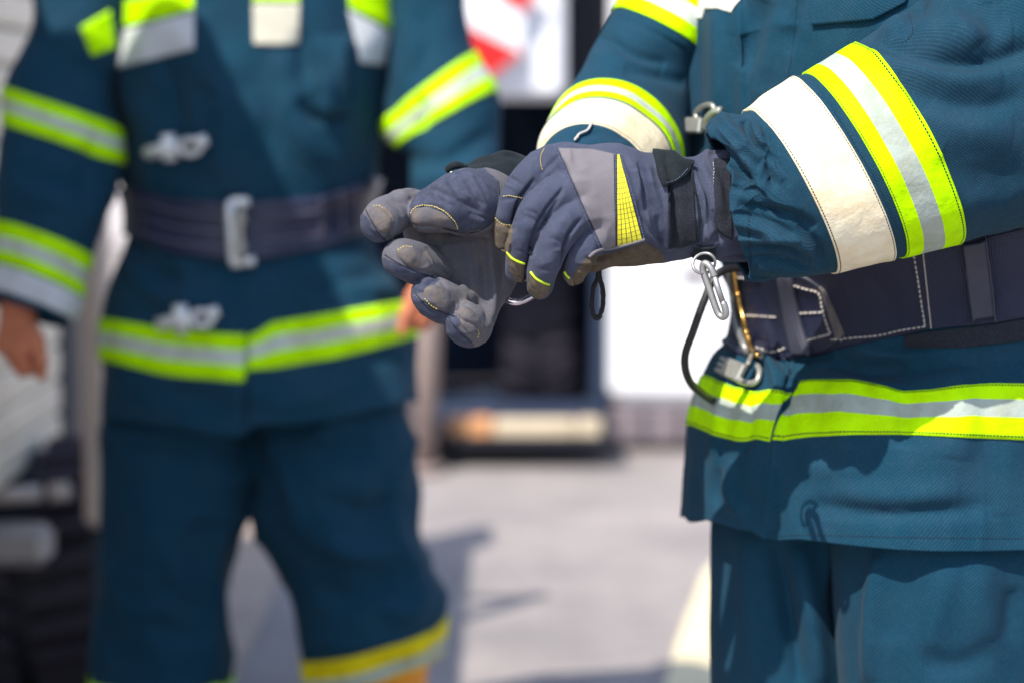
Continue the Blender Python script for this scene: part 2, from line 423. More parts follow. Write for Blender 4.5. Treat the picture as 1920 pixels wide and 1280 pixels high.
def cloth(name, c1, c2, period=.0027, ang=52, rough=.85, fuzz=.45, var=.6, wb=.6, use_uv=True, dust=None, tw=.55, sheen=.03, tint=None):
    """woven cloth: diagonal twill in bump and tone, faded patches, lint"""
    m, n, l, b = nt(name); tc = n.new('ShaderNodeTexCoord'); obj = tc.outputs['Object']
    v = tc.outputs['UV'] if use_uv else obj
    mp = n.new('ShaderNodeMapping'); l.new(v, mp.inputs[0]); mp.inputs['Rotation'].default_value = (0, 0 if use_uv else math.radians(ang), math.radians(ang) if use_uv else 0); mp.inputs['Scale'].default_value = (1, 1 if use_uv else .05, 1)
    w = n.new('ShaderNodeTexWave'); w.inputs['Scale'].default_value = .314 / period; w.inputs['Distortion'].default_value = 1.2; w.inputs['Detail'].default_value = 2; w.inputs['Detail Scale'].default_value = 2.0
    l.new(mp.outputs[0], w.inputs[0]); wv = w.outputs['Fac']
    big = nz(n, l, obj, 14, 5, .65); mid = nz(n, l, obj, 75, 4, .65); fine = nz(n, l, obj, 900, 2, .7)
    f = mth(n, l, 'MULTIPLY', rmp(n, l, big, .35, .7), var); c = mixc(n, l, f, c1, c2)
    c = mixc(n, l, mth(n, l, 'MULTIPLY', rmp(n, l, mid, .5, .75), var * .5), c, c2)
    dk = tuple(x * .55 for x in c1)
    c = mixc(n, l, mth(n, l, 'MULTIPLY', mth(n, l, 'SUBTRACT', 1.0, wv), tw), c, dk)
    c = mixc(n, l, mth(n, l, 'MULTIPLY', rmp(n, l, fine, .55, .8), fuzz), c, tuple(min(1, x * 1.9 + .03) for x in c2))
    if dust is not None:
        d = rmp(n, l, nz(n, l, obj, 45, 5, .7), .52, .72); c = mixc(n, l, mth(n, l, 'MULTIPLY', d, .45), c, dust)
    if tint is not None:
        a = n.new('ShaderNodeAttribute'); a.attribute_name = 'tint'
        br = mth(n, l, 'ADD', a.outputs['Fac'], mth(n, l, 'MULTIPLY', mth(n, l, 'SUBTRACT', mid, .5), .5)); br = rmp(n, l, br, .35, .65)
        tt = mixc(n, l, rmp(n, l, nz(n, l, obj, 150, 4, .7), .35, .7), tint, tuple(x * .6 for x in tint))
        c = mixc(n, l, br, c, tt)
    l.new(c, b.inputs['Base Color']); b.inputs['Roughness'].default_value = rough
    b.inputs['Specular IOR Level'].default_value = .12
    b.inputs['Sheen Weight'].default_value = sheen; b.inputs['Sheen Roughness'].default_value = .5
    nb = bump(n, l, wv, wb, .0004); nb = bump(n, l, fine, .35, .0004, nb); nb = bump(n, l, mid, .25, .0012, nb)
    l.new(nb, b.inputs['Normal']); return m
def plain(name, c, rough=.6, metal=0.0, var=.15, scale=40, bmp=.1, spec=.5, c2=None):
    m, n, l, b = nt(name); tc = n.new('ShaderNodeTexCoord'); v = tc.outputs['Object']
    f = nz(n, l, v, scale, 5, .65); c2 = c2 or tuple(x * .55 for x in c)
    l.new(mixc(n, l, mth(n, l, 'MULTIPLY', rmp(n, l, f, .4, .75), min(1, var * 2)), c, c2), b.inputs['Base Color'])
    l.new(rmp_r(n, l, f, rough), b.inputs['Roughness']); b.inputs['Metallic'].default_value = metal; b.inputs['Specular IOR Level'].default_value = spec
    l.new(bump(n, l, nz(n, l, v, scale * 8, 3), bmp, .001), b.inputs['Normal']); return m
def rmp_r(n, l, f, r):
    x = n.new('ShaderNodeMapRange'); l.new(f, x.inputs[0]); x.inputs[3].default_value = max(0, r - .08); x.inputs[4].default_value = min(1, r + .1); return x.outputs[0]
def tape(name, cols, edges, stitch_v=(.045, .955), thread=(.02, .03, .02), grime=.45, warm=(.55, .45, .25)):
    """sewn tape; v across 0..1 picks the stripe, a dashed thread runs near both edges"""
    m, n, l, b = nt(name); tc = n.new('ShaderNodeTexCoord'); sp = n.new('ShaderNodeSeparateXYZ'); l.new(tc.outputs['UV'], sp.inputs[0]); u, v = sp.outputs[0], sp.outputs[1]
    obj = tc.outputs['Object']
    c = None
    for k, cc in enumerate(cols):
        c = cc if c is None else mixc(n, l, mth(n, l, 'GREATER_THAN', v, edges[k - 1]), c, cc)
    if len(cols) == 1: c = mixc(n, l, 0.0, cols[0], cols[0])
    g = rmp(n, l, nz(n, l, obj, 28, 5, .65), .42, .7)
    c = mixc(n, l, mth(n, l, 'MULTIPLY', g, grime), c, mixc(n, l, 1.0, c, tuple(x * 1.0 for x in warm), 'MULTIPLY'))
    c = mixc(n, l, mth(n, l, 'MULTIPLY', rmp(n, l, nz(n, l, obj, 70, 5, .7), .4, .75), grime * .9), c, mixc(n, l, 1.0, c, (.80, .86, .88), 'MULTIPLY'))
    dash = mth(n, l, 'GREATER_THAN', mth(n, l, 'FRACT', mth(n, l, 'MULTIPLY', u, 1 / .0034)), .22)
    s = None
    for sv in stitch_v:
        q = mth(n, l, 'LESS_THAN', mth(n, l, 'ABSOLUTE', mth(n, l, 'SUBTRACT', v, sv)), .011)
        s = q if s is None else mth(n, l, 'MAXIMUM', s, q)
    if s is not None: c = mixc(n, l, mth(n, l, 'MULTIPLY', s, dash), c, thread)
    l.new(c, b.inputs['Base Color']); b.inputs['Roughness'].default_value = .6; b.inputs['Specular IOR Level'].default_value = .06
    nb = bump(n, l, nz(n, l, obj, 30, 5, .6), .5, .006); nb = bump(n, l, nz(n, l, obj, 900, 2), .3, .0003, nb)
    if s is not None: nb = bump(n, l, mth(n, l, 'SUBTRACT', 1.0, s), .6, .0008, nb)
    l.new(nb, b.inputs['Normal']); return m

LIME = (.54, 1.0, .0); SILV = (.38, .44, .40); WHITE = (.80, .72, .54)
M_coat = cloth('teal_twill', (.0035, .045, .084), (.022, .061, .106))
M_coat2 = cloth('teal_twill_sleeve', (.0035, .037, .068), (.022, .058, .098), ang=-50, tw=.4, wb=.4)
M_trou = cloth('teal_twill_trousers', (.003, .040, .078), (.015, .057, .100), ang=40)
M_hiv = tape('lime_silver_tape', [LIME, SILV, LIME], [.34, .66])
M_white = tape('white_tape', [WHITE], [], grime=.6, warm=(.8, .66, .45))
M_hiv_b = tape('lime_silver_tape_plain', [LIME, (.56, .62, .56), LIME], [.34, .66], stitch_v=())  # silver lightened in the colour for tape on the shaded figure
M_hivc = tape('green_white_tape', [LIME, SILV, LIME], [.33, .6], stitch_v=())
M_white_b = tape('pale_grey_tape', [(.62, .66, .64)], [], stitch_v=())
M_glove = cloth('glove_cloth', (.042, .052, .092), (.098, .108, .160), period=.0018, use_uv=False, tint=(.11, .085, .06), wb=.35, var=.6, fuzz=.5, sheen=.05)
M_palm = cloth('glove_palm', (.085, .086, .108), (.155, .147, .165), tw=.15, period=.0018, use_uv=False, tint=(.058, .067, .108), wb=.12, var=.6, fuzz=.35, dust=(.17, .13, .09), sheen=.05)
M_tip = plain('dusty_fingertip', (.16, .125, .085), .95, var=.5, scale=300, bmp=.8, spec=.2, c2=(.05, .055, .08))
M_tip2 = plain('worn_grey_pad', (.085, .082, .10), .75, var=.4, scale=70, bmp=.5, spec=.3, c2=(.17, .135, .095))
M_panel = plain('grey_leather_panel', (.18, .168, .19), .8, var=.25, scale=160, bmp=.9, spec=.25, c2=(.16, .15, .175))
M_suede = cloth('black_suede', (.008, .013, .018), (.022, .030, .036), period=.002, use_uv=False, wb=.1, var=.6, fuzz=.5, sheen=.05)
M_velcro = plain('black_velcro', (.012, .016, .03), .95, var=.5, scale=900, bmp=1.0, spec=.3, c2=(.06, .065, .08))
M_thread_y = plain('pale_yellow_thread', (.55, .45, .16), .7)
M_thread_w = plain('off_white_thread', (.50, .46, .44), .7)
M_thread_b = plain('blue_thread', (.12, .14, .24), .7)
M_thread_d = plain('dark_thread', (.012, .015, .03), .7)
M_limef = plain('lime_piping', (.55, .75, .02), .5)
M_belt = None
def webbing():
    m, n, l, b = nt('navy_webbing'); tc = n.new('ShaderNodeTexCoord'); sp = n.new('ShaderNodeSeparateXYZ'); l.new(tc.outputs['UV'], sp.inputs[0])
    a = mth(n, l, 'SINE', mth(n, l, 'MULTIPLY', sp.outputs[0], 2 * math.pi / .0023)); c = mth(n, l, 'SINE', mth(n, l, 'MULTIPLY', sp.outputs[1], 2 * math.pi * 40))
    h = mth(n, l, 'MULTIPLY', mth(n, l, 'ADD', a, mth(n, l, 'MULTIPLY', c, .6)), .5)
    hh = rmp(n, l, h, -.7, .7); l.new(mixc(n, l, hh, (.003, .005, .021), (.015, .020, .064)), b.inputs['Base Color'])
    b.inputs['Roughness'].default_value = .6; l.new(bump(n, l, h, .8, .0008), b.inputs['Normal']); return m
M_belt = webbing()
M_leather = plain('navy_black_leather', (.004, .007, .026), .5, var=.3, scale=60, bmp=.3, spec=.5, c2=(.010, .014, .04))
M_rubber = plain('charcoal_rubber', (.035, .038, .065), .6, var=.3, scale=50, bmp=.1)
M_brass = plain('brass', (.62, .38, .12), .25, 1.0, var=.2)
M_steel = plain('grey_steel', (.40, .40, .40), .5, .8, var=.25, scale=200)
M_clasp = plain('dull_cast_metal', (.46, .46, .42), .35, .6, var=.3, scale=120, c2=(.3, .3, .28))
M_skin = plain('skin', (.66, .23, .12), .6, var=.3, scale=30, c2=(.36, .11, .07), spec=.3)
M_black = plain('black_hose', (.012, .012, .016), .45)
M_fuzz = plain('fuzzy_black_cord', (.02, .02, .025), .95, var=.4, bmp=1.0, scale=600)
M_boot = plain('orange_boot_rubber', (.72, .26, .01), .6, var=.2, scale=20)
M_bootd = plain('black_boot_rubber', (.02, .02, .025), .6)

# ------------------------------------------------------------------ ground and setting
def mat_ground():
    m, n, l, b = nt('pale_concrete'); tc = n.new('ShaderNodeTexCoord'); v = tc.outputs['Object']
    f = nz(n, l, v, 1.7, 6, .65); g = nz(n, l, v, 11, 6, .7); c = mixc(n, l, rmp(n, l, f, .35, .7), (.37, .325, .315), (.20, .186, .188))
    c = mixc(n, l, mth(n, l, 'MULTIPLY', rmp(n, l, g, .4, .7), .6), c, (.19, .175, .175))
    l.new(c, b.inputs['Base Color']); b.inputs['Roughness'].default_value = .9; l.new(bump(n, l, g, .4, .01), b.inputs['Normal']); return m
g = MB(); s_ = 150.0
g.add([(-s_, -s_, 0), (s_, -s_, 0), (s_, s_, 0), (-s_, s_, 0)], [(0, 1, 2, 3)]); go = g.build('ground', mat_ground()); go['kind'] = 'structure'
M_cream = plain('worn_cream_paint', (.80, .70, .46), .8, var=.2, scale=6, bmp=.3)
def ground_pt(px, py):
    x = (px - 960) / F; y = -(py - 640) / F; dz = -ST + CT * y; t = -CAMH / dz; return (x * t, (CT + ST * y) * t)
M_tan = plain('worn_tan_paint', (.42, .33, .27), .85, var=.3, scale=8, bmp=.3)
def marking(pts, mt):
    q = [ground_pt(*p) for p in pts]; n = len(q)
    m = MB(); m.add([(x, y, .004) for x, y in q], [tuple(range(n))]); o = m.build('painted_marking', mt); o['kind'] = 'structure'
marking([(1390, 985), (1500, 1000), (1500, 1560), (1165, 1560), (1232, 1330), (1275, 1190), (1318, 1080)], M_cream)
marking([(430, 975), (470, 985), (535, 1060), (500, 1150), (435, 1290), (360, 1500), (240, 1500), (330, 1200)], M_tan)

M_wht = plain('white_vehicle_paint', (.86, .87, .92), .35, var=.06, scale=3)
M_shut = plain('aluminium_shutter', (.80, .70, .58), .45, .1, var=.2, scale=4)
M_navy = plain('dark_navy_paint', (.010, .018, .040), .4, var=.2, scale=5)
M_frame = plain('black_frame_paint', (.009, .010, .018), .6, spec=.2)
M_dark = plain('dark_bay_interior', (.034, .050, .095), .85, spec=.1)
M_grey = plain('grey_mauve_skirt', (.20, .165, .185), .6, var=.2, scale=6)
M_red = plain('red_film', (.60, .012, .010), .4, var=.05)
M_alu = plain('brushed_aluminium', (.60, .56, .55), .4, .5, var=.2, scale=10)
M_tyre = plain('tyre_rubber', (.012, .012, .018), .7, var=.4, scale=12, c2=(.04, .035, .05))
M_wood = plain('sawn_wood', (.62, .30, .13), .8, var=.4, scale=8, c2=(.50, .27, .13))
M_wood2 = plain('pale_wood', (.60, .50, .36), .8, var=.4, scale=10, c2=(.42, .35, .26))
M_warm = plain('warm_grey_metal', (.64, .52, .45), .5, .2)
M_shade2 = plain('dull_rail_metal', (.60, .52, .47), .5, .2)
M_shade = plain('grey_step_metal', (.42, .37, .36), .5, .3)
M_glass = plain('dark_glass', (.02, .03, .04), .08)

# truck with roller shutters, left
tr = root('utility_truck', (-2.1, 3.9, 0), 'truck with pale roller shutters and aluminium step at the left edge behind the firefighter', 'truck')
MB().box((-3.2, 3.05, .52), (-1.03, 5.50, 2.0), .04).box((-3.2, 1.9, .5), (-1.04, 3.04, 2.6), .05).build('body', M_navy, tr)  # taller front box is out of view, sized to shade the figure behind
def shutter(y0, y1, z0, z1, x=-1.10):
    m = MB(); k = int((z1 - z0) / .075)
    for i in range(k): m.box((x - .01, y0, z0 + i * .075), (x + .035, y1, z0 + i * .075 + .071), .008)
    return m.build('roller_shutter', M_shut, tr)
shutter(2.0, 2.95, .60, 2.45, -1.04); shutter(3.15, 4.15, .48, 1.95, -1.03); shutter(4.25, 5.30, .48, 1.95, -1.03)
MB().box((-1.06, 5.33, .35), (-.98, 5.66, 2.0), .02).build('corner_frame', M_navy, tr)
sr = MB().tube([(-1.06, 4.72, .455), (-1.0, 4.70, .462), (-.925, 4.69, .470)], .016, 12).build('side_rail', M_shade2, tr, sm=True)
MB().tube([(-.905, 4.69, .470), (-.868, 4.69, .474)], .019, 12).build('rail_end', M_shade2, sr, sm=True)
MB().box((-1.2, 4.60, .335), (-.895, 4.70, .415), .02).build('step', M_shade, tr)
MB().box((-.838, 4.67, .40), (-.785, 4.73, 1.9), .015).box((-1.10, 4.68, 1.8), (-.82, 4.72, 1.86), .01).build('handrail', M_warm, tr)
def wheel(c, R, w, parent):
    o = MB(); n = 40; prof = [(-w / 2, R * .55), (-w / 2, R * .9), (-w / 2 + .03, R), (w / 2 - .03, R), (w / 2, R * .9), (w / 2, R * .55)]
    V = []; Fc = []
    for i in range(n):
        a = 2 * math.pi * i / n
        for (x, r) in prof: V.append((c[0] + x, c[1] + r * math.cos(a), c[2] + r * math.sin(a)))
    k = len(prof)
    for i in range(n):
        for j in range(k): Fc.append((i * k + j, i * k + (j + 1) % k, ((i + 1) % n) * k + (j + 1) % k, ((i + 1) % n) * k + j))
    o.add(V, Fc); t = o.build('tyre', M_tyre, parent, sm=False)
    tb = MB()
    for i in range(26):
        a0 = 2 * math.pi * i / 26
        for side in (-1, 1):
            a1 = a0 + (.12 if side > 0 else 0); cs, sn = math.cos(a1), math.sin(a1); cs2, sn2 = math.cos(a1 + .13), math.sin(a1 + .13)
            x0, x1 = side * .02, side * (w / 2 - .01); q = []
            for x, sk in ((x0, .1), (x1, 0)):
                for (cc, ss) in ((math.cos(a1 + sk), math.sin(a1 + sk)), (math.cos(a1 + .13 + sk), math.sin(a1 + .13 + sk))):
                    for rr in (R - .005, R + .028): q.append((c[0] + x, c[1] + rr * cc, c[2] + rr * ss))
            tb.add(q, [(0, 1, 3, 2), (4, 6, 7, 5), (0, 4, 5, 1), (2, 3, 7, 6), (0, 2, 6, 4), (1, 5, 7, 3)])
    tb.build('tread', M_tyre2, t)
    rm = MB(); V = []; 
    for i in range(24):
        a = 2 * math.pi * i / 24
        for (x, r) in ((w * .2, R * .55), (w * .05, R * .5), (w * .05, .02)): V.append((c[0] + x, c[1] + r * math.cos(a), c[2] + r * math.sin(a)))
    Fc = [(i * 3 + j, i * 3 + j + 1, ((i + 1) % 24) * 3 + j + 1, ((i + 1) % 24) * 3 + j) for i in range(24) for j in (0, 1)]
    rm.add(V, Fc).build('rim', M_alu, parent, sm=True)
M_tyre2 = plain('dusty_tread', (.035, .028, .045), .75, var=.3, scale=15)
w1 = bpy.data.objects.new('wheel', None); col.objects.link(w1); w1.parent = tr; wheel((-.98, 5.0, .262), .25, .34, w1)
w2 = bpy.data.objects.new('wheel', None); col.objects.link(w2); w2.parent = tr; wheel((-1.30, 2.95, .33), .33, .3, w2)

# fire engine behind, with an open dark bay
en = root('fire_engine', (.3, 9.4, 0), 'white fire engine with open dark bay and red and white chevron in the background', 'fire engine')
MB().box((.352, 8.60, .17), (1.9, 10.4, 2.6), .05).build('body', M_wht, en)
sk = MB().box((.362, 8.63, .03), (1.88, 10.3, .165), .01).build('skirt', M_grey, en)
for x_ in (.47, .60, .78, 1.0): MB().box((x_, 8.62, .035), (x_ + .012, 8.629, .16)).build('skirt_joint', M_navy, sk)
MB().box((.60, 8.585, .62), (.70, 8.598, .66), .003).build('door_handle', M_grey, en)
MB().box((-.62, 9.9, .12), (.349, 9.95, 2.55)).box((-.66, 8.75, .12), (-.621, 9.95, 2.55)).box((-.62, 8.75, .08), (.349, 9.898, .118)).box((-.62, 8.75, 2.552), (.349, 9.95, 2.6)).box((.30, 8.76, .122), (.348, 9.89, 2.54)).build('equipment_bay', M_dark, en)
MB().box((-.62, 8.46, 1.262), (.185, 8.74, 2.55), .03).build('upper_locker', M_wht, en)
MB().box((.20, 8.70, 1.25), (.345, 8.74, 2.5), .01).build('bay_frame', M_frame, en)
MB().box((-.60, 8.2, .06), (.36, 8.74, .11), .01).build('tailboard', M_frame, en)  # near-black board stands in for the shadow beneath the beam
for (x, w_) in ((-.5, 0), (1.3, 0)):
    ww = bpy.data.objects.new('wheel', None); col.objects.link(ww); ww.parent = en
    wheel((x + .6, 9.5, .36), .36, .28, ww)
ch = MB(); ch.box((-.27, 8.40, 1.40), (.04, 8.445, 1.95), .005); cp = ch.build('chevron_panel', M_wht, en)
def para(px4, Y):
    q = [P(a, b, Y) for a, b in px4]; V = [tuple(p) for p in q] + [(p[0], p[1] + .012, p[2]) for p in q]; n = len(q)
    return V, [tuple(range(n)), tuple(range(2 * n - 1, n - 1, -1))] + [(i, (i + 1) % n, n + (i + 1) % n, n + i) for i in range(n)]
for q4 in ([(862, 40), (978, 98), (912, 150), (885, 140)], [(945, -60), (1010, -30), (985, 22), (935, -6)], [(805, -20), (845, 0), (835, 30), (805, 20)]):
    MB().add(*para(q4, 8.385)).build('red_stripe', M_red, cp)
bm_ = root('wooden_beam', (.05, 8.25, .11), 'orange and pale wooden beam lying on the engine tailboard', 'beam')
MB().box(P(842, 828, 8.25), P(925, 778, 8.33), .012).build('sawn_end_block', M_wood, bm_)
bb = MB().box(P(925.5, 824, 8.25), P(1080, 782, 8.33), .012); bb.box(P(1081, 832, 8.25), P(1128, 780, 8.33), .012); bb.build('beam_body', M_wood2, bm_)
ps = root('leaning_post', (-.30, 8.1, 0), 'grey mauve post standing behind the hip of the firefighter on the left', 'post')
M_post = plain('mauve_grey_metal', (.30, .23, .21), .6, .2)
MB().tube([(-.305, 8.1, 0), (-.285, 8.12, .45), (-.26, 8.14, .95)], .042, 14).build('post', M_post, ps, sm=True)
MB().tube([(-.305, 8.1, 0), (-.305, 8.1, .03)], .08, 16).build('foot', M_post, ps, sm=True)
# pale hall behind everything, with windows and a gutter
M_hall = plain('pale_render', (.55, .52, .53), .8, var=.15, scale=1.5)
hl = root('hall', (-3, 22, 0), 'pale rendered hall wall far behind the trucks', 'building')
MB().box((-14, 22, 0), (10, 30, 6.0), .05).build('wall', M_hall, hl)
for k in range(9):
    x = -13 + k * 2.6
    wnd = MB().box((x, 21.93, 1.2), (x + 1.5, 21.98, 2.8), .01).build('window', M_alu, hl); MB().box((x + .08, 21.9, 1.28), (x + 1.42, 21.925, 2.72)).build('pane', M_glass, wnd)
MB().box((-14.2, 21.7, 6.0), (10.2, 30.2, 6.25), .03).build('roof', M_navy, hl)

# ------------------------------------------------------------------ firefighter in front (right)
AL = math.radians(35)
Lf = np.array([math.sin(AL), -math.cos(AL), 0]); Ff = np.array([-math.cos(AL), -math.sin(AL), 0])
def tring(z, cx, cy, a, b, tilt=0.0): return (np.array([cx, cy, z]), Lf * a, Ff * b + np.array([0, 0, -tilt]))
p1 = root('person', (.45, 2.66, 0), 'person in dark teal turnout gear at the right, pulling on grey gloves', 'person')
# body (skin figure under the clothing)
def body_field(fig, h=.006, lo=None, hi=None, far=.03):
    pts = np.concatenate([np.array([q[0] for q in c]) for c in fig]); lo = pts.min(0) - .16; hi = pts.max(0) + .16
    f = Field(lo, hi, h, far)
    for c in fig: f.chain([(np.array(a), r) for a, r in c], .03)
    return f
def head(f, c, fw, h=.006):
    c = np.array(c); side = np.array([fw[1], -fw[0], 0]); up = np.array([0, 0, 1.0]); R = np.stack([side, fw, up], 1)
    f.ell(c + up * .02, (.075, .095, .105), .02, R); f.ell(c + fw * .025 - up * .045, (.055, .07, .07), .03, R)
    f.cap(c + fw * .095 + up * .015, c + fw * .118 - up * .02, .008, .014, .012)
    for s in (-1, 1):
        f.ell(c + side * .078 * s + up * .0, (.012, .02, .032), .008, R); f.ell(c + side * .032 * s + fw * .098 + up * .02, (.016, .012, .01), .01, R, sub=True)
        f.ell(c + side * .032 * s + fw * .083 + up * .02, (.014, .014, .012), .004, R); f.cap(c + side * .01 * s + fw * .092 - up * .05, c + side * .022 * s + fw * .086 - up * .05, .007, .005, .004)
C0 = np.array([.42, 2.64, 0])
def bp(l, f_, z): return C0 + Lf * l + Ff * f_ + np.array([0, 0, z])
wl_, wr_ = P(1330, 385, 2.335), P(1000, 385, 2.39)
fig = [[(bp(0, 0, .98), .13), (bp(0, .01, 1.15), .13), (bp(0, 0, 1.36), .14), (bp(0, -.01, 1.46), .07), (bp(0, .01, 1.58), .055)],
       [(bp(-.16, 0, 1.42), .06), (bp(.16, 0, 1.42), .06)],
       [(bp(.09, 0, .95), .09), (bp(.10, .03, .52), .06), (bp(.10, 0, .10), .042), (bp(.10, .12, .04), .035)],
       [(bp(-.09, .02, .95), .09), (bp(-.10, .05, .52), .06), (bp(-.10, .04, .10), .042), (bp(-.10, .16, .04), .035)],
       [(bp(.19, 0, 1.42), .055), (P(1900, 200, 2.42), .045), (wl_, .03)], [(bp(-.19, 0, 1.40), .055), (P(1215, 190, 2.68), .035), (wr_, .03)]]
fb = body_field(fig); head(fb, bp(0, .04, 1.68), Ff); V, Q = fb.mesh(2); mk('body', V, Q, M_skin, p1)

# jacket trunk
jk = Surf([tring(1.46, .43, 2.66, .20, .12), tring(1.40, .42, 2.65, .25, .175), tring(1.31, .418, 2.64, .265, .20), tring(1.20, .418, 2.64, .262, .20),
           tring(1.10, .42, 2.64, .245, .185), tring(1.03, .429, 2.64, .222, .143, .02), tring(.97, .428, 2.64, .222, .144, .02), tring(.93, .421, 2.64, .232, .168),
           tring(.87, .414, 2.64, .242, .188), tring(.77, .412, 2.64, .250, .191), tring(.735, .412, 2.64, .252, .192)], 420, 760)
jk.relief(lambda X: fbm(X * np.array([1.0, 1.0, .55]), 9, 1) * .0045 + fbm(X * np.array([1, 1, .45]), 26, 4, 2) * .0022 + (1 - 2 * np.abs(noise(X * np.array([1, 1, .6]) + .05 * noise(X, 12, 3)[..., None], 15, 6))) * .0016)
# overlapping front placket: everything to the left of this line stands proud
def placket(X):
    x, y = proj(X); ln = np.interp(y, [0, 500, 700, 860, 1010], [1395, 1420, 1484, 1462, 1443])
    d = X[..., 0:1]; f = ((X - C0) @ Ff); m = (f > 0)
    return np.where(m, .0075 * (1 - smooth(x - ln, -3, 3)), 0)
jk.relief(placket)
jk.strokes([
    ([(1340, 0), (1345, 120), (1335, 260)], 16, 5), ([(1372, 60), (1366, 160), (1372, 260)], 12, -4), ([(1430, 0), (1410, 60), (1390, 130)], 22, -7), ([(1310, 60), (1306, 200), (1312, 280)], 12, -3),
    ([(1470, 20), (1440, 110), (1420, 200)], 18, 4), ([(1500, 0), (1480, 100)], 10, -3),
    ([(1560, 672), (1620, 690), (1700, 688)], 15, -7), ([(1600, 650), (1680, 668), (1780, 660)], 14, 5), ([(1480, 690), (1470, 730), (1480, 780)], 9, -5),
    ([(1690, 700), (1692, 770), (1688, 840)], 26, -6), ([(1600, 700), (1580, 780), (1590, 850)], 30, 5), ([(1790, 690), (1800, 780), (1790, 860)], 34, 5),
    ([(1420, 660), (1450, 690), (1462, 740)], 10, 6), ([(1440, 650), (1475, 690), (1490, 730)], 9, -5), ([(1500, 670), (1560, 665)], 10, -5),
    ([(1350, 880), (1343, 920), (1352, 960)], 12, -5), ([(1378, 860), (1365, 910), (1385, 965)], 14, 5), ([(1400, 730), (1405, 800), (1395, 850)], 10, -4), ([(1360, 700), (1350, 780), (1335, 850)], 12, 4),
    ([(1520, 945), (1640, 962), (1760, 958), (1860, 950)], 16, -5), ([(1560, 915), (1680, 930), (1800, 920)], 24, 4), ([(1500, 860), (1560, 880), (1640, 870)], 20, 3),
    ([(1480, 968), (1560, 968), (1700, 966), (1920, 969)], 2.2, -1.0), ([(1448, 720), (1440, 860), (1428, 1000)], 2.2, -1.0), ([(1825, 700), (1850, 820), (1840, 950)], 30, -4)], 1.35)
# hem follows the photograph's wavy line
tj = np.arange(jk.nt, dtype=float)
hem = jk.line(tj, [(1200, 968), (1283, 968), (1292, 979), (1350, 968), (1400, 990), (1432, 1010), (1446, 1014), (1480, 1011), (1560, 1008), (1700, 1014), (1920, 1017), (2100, 1014)])
Sx = np.linspace(0, 1, jk.ns)[:, None] * np.clip(hem, jk.ns * .9, jk.ns - 2)[None]
jk.X, _ = jk.at(Sx, np.broadcast_to(tj[None], Sx.shape)); jk.fix()
jacket = jk.build('jacket', M_coat, p1, hem0=0, hem1=14, th=.004)
jV = jk.X.reshape(-1, 3); jb = bvh_of(jV, quads(jk.ns, jk.nt, True))
# reflective bands on the skirt of the jacket
rw = jk.line(np.array([tcol(jk, 1700, 300)]), [(1200, 770), (2000, 770)])[0]
tr_ = tcol(jk, 1478, rw); tb0 = (tr_ + jk.nt * .5)
band(jk, 'reflective_band', [(1480, 718), (1520, 712), (1600, 712), (1650, 722), (1692, 733), (1740, 731), (1800, 722), (1860, 718), (1920, 719), (2050, 721)],
     [(1470, 824), (1520, 818), (1600, 814), (1700, 814), (1800, 819), (1920, 824), (2050, 826)], M_hiv, jacket, tr_ - jk.nt * .52, tr_, label='long band round the right side of the jacket skirt')
tl0 = tcol(jk, 1474, rw)
band(jk, 'reflective_band', [(1200, 700), (1330, 704), (1365, 722), (1420, 735), (1450, 729), (1476, 736)], [(1200, 790), (1300, 797), (1340, 815), (1390, 828), (1420, 822), (1470, 832)], M_hiv, jacket, tl0 + 2, tl0 + jk.nt * .34, label='short puckered band on the front flap')
# white chest tape and pocket flap
patch(jb, 'chest_tape', [(1283, -40), (1400, -40), (1440, -40)], [(1284, 34), (1316, 36), (1322, 18), (1346, 17), (1372, 25), (1385, 0)], .0016, M_white_b, jacket, 50, 20)
patch(jb, 'pocket_flap', [(1526, -60), (1600, -60), (1720, -60)], [(1524, 48), (1575, 44), (1640, 38), (1700, 6)], .005, M_coat, jacket, 60, 24, bulge=.002)
stitch(jb, 'seam_stitching', [[(1448, 1005), (1520, 1002), (1700, 1006), (1920, 1008)], [(1495, 0), (1485, 100), (1470, 190)]], M_thread_d, jacket, r=.0004)
# belt
wb0 = [(1340, 505), (1400, 512), (1480, 500), (1560, 490), (1640, 478), (1740, 462), (1800, 452), (1920, 422), (2050, 410)]
wb1 = [(1340, 632), (1385, 668), (1440, 676), (1500, 668), (1560, 657), (1640, 639), (1740, 617), (1870, 603), (1920, 593), (2050, 585)]
belt = band(jk, 'belt', wb0, wb1, M_belt, p1, off=.006, nv=24)
fz = band(jk, 'fuzzy_backing', [(1600, 640), (1740, 622), (1870, 606), (1920, 596), (2050, 590)], [(1600, 652), (1700, 652), (1800, 652), (1920, 638), (2050, 632)], M_velcro, belt, tcol(jk, 1960, rw) - 60, tcol(jk, 1640, rw), off=.004)
bv = np.array([v.co for v in belt.data.vertices]) + origin(p1)
bb_ = bvh_of(bv, np.array([list(p.vertices) for p in belt.data.polygons]))
lea = patch(bb_, 'leather_facing', [(1376, 500), (1440, 505), (1500, 512), (1530, 530), (1548, 545)], [(1405, 672), (1450, 678), (1500, 670), (1560, 655), (1582, 632)], .0028, M_leather, belt, 60, 30, iron=25)
patch(bb_, 'worn_leather_edge', [(1538, 536), (1548, 545), (1556, 562)], [(1572, 640), (1580, 634), (1584, 625)], .0034, M_tip2, belt, 14, 20)
lv = np.array([v.co for v in lea.data.vertices]) + origin(p1); lb = bvh_of(np.vstack([bv, lv]), np.vstack([np.array([list(p.vertices) for p in belt.data.polygons]), np.array([list(p.vertices) for p in lea.data.polygons]) + len(bv)]))
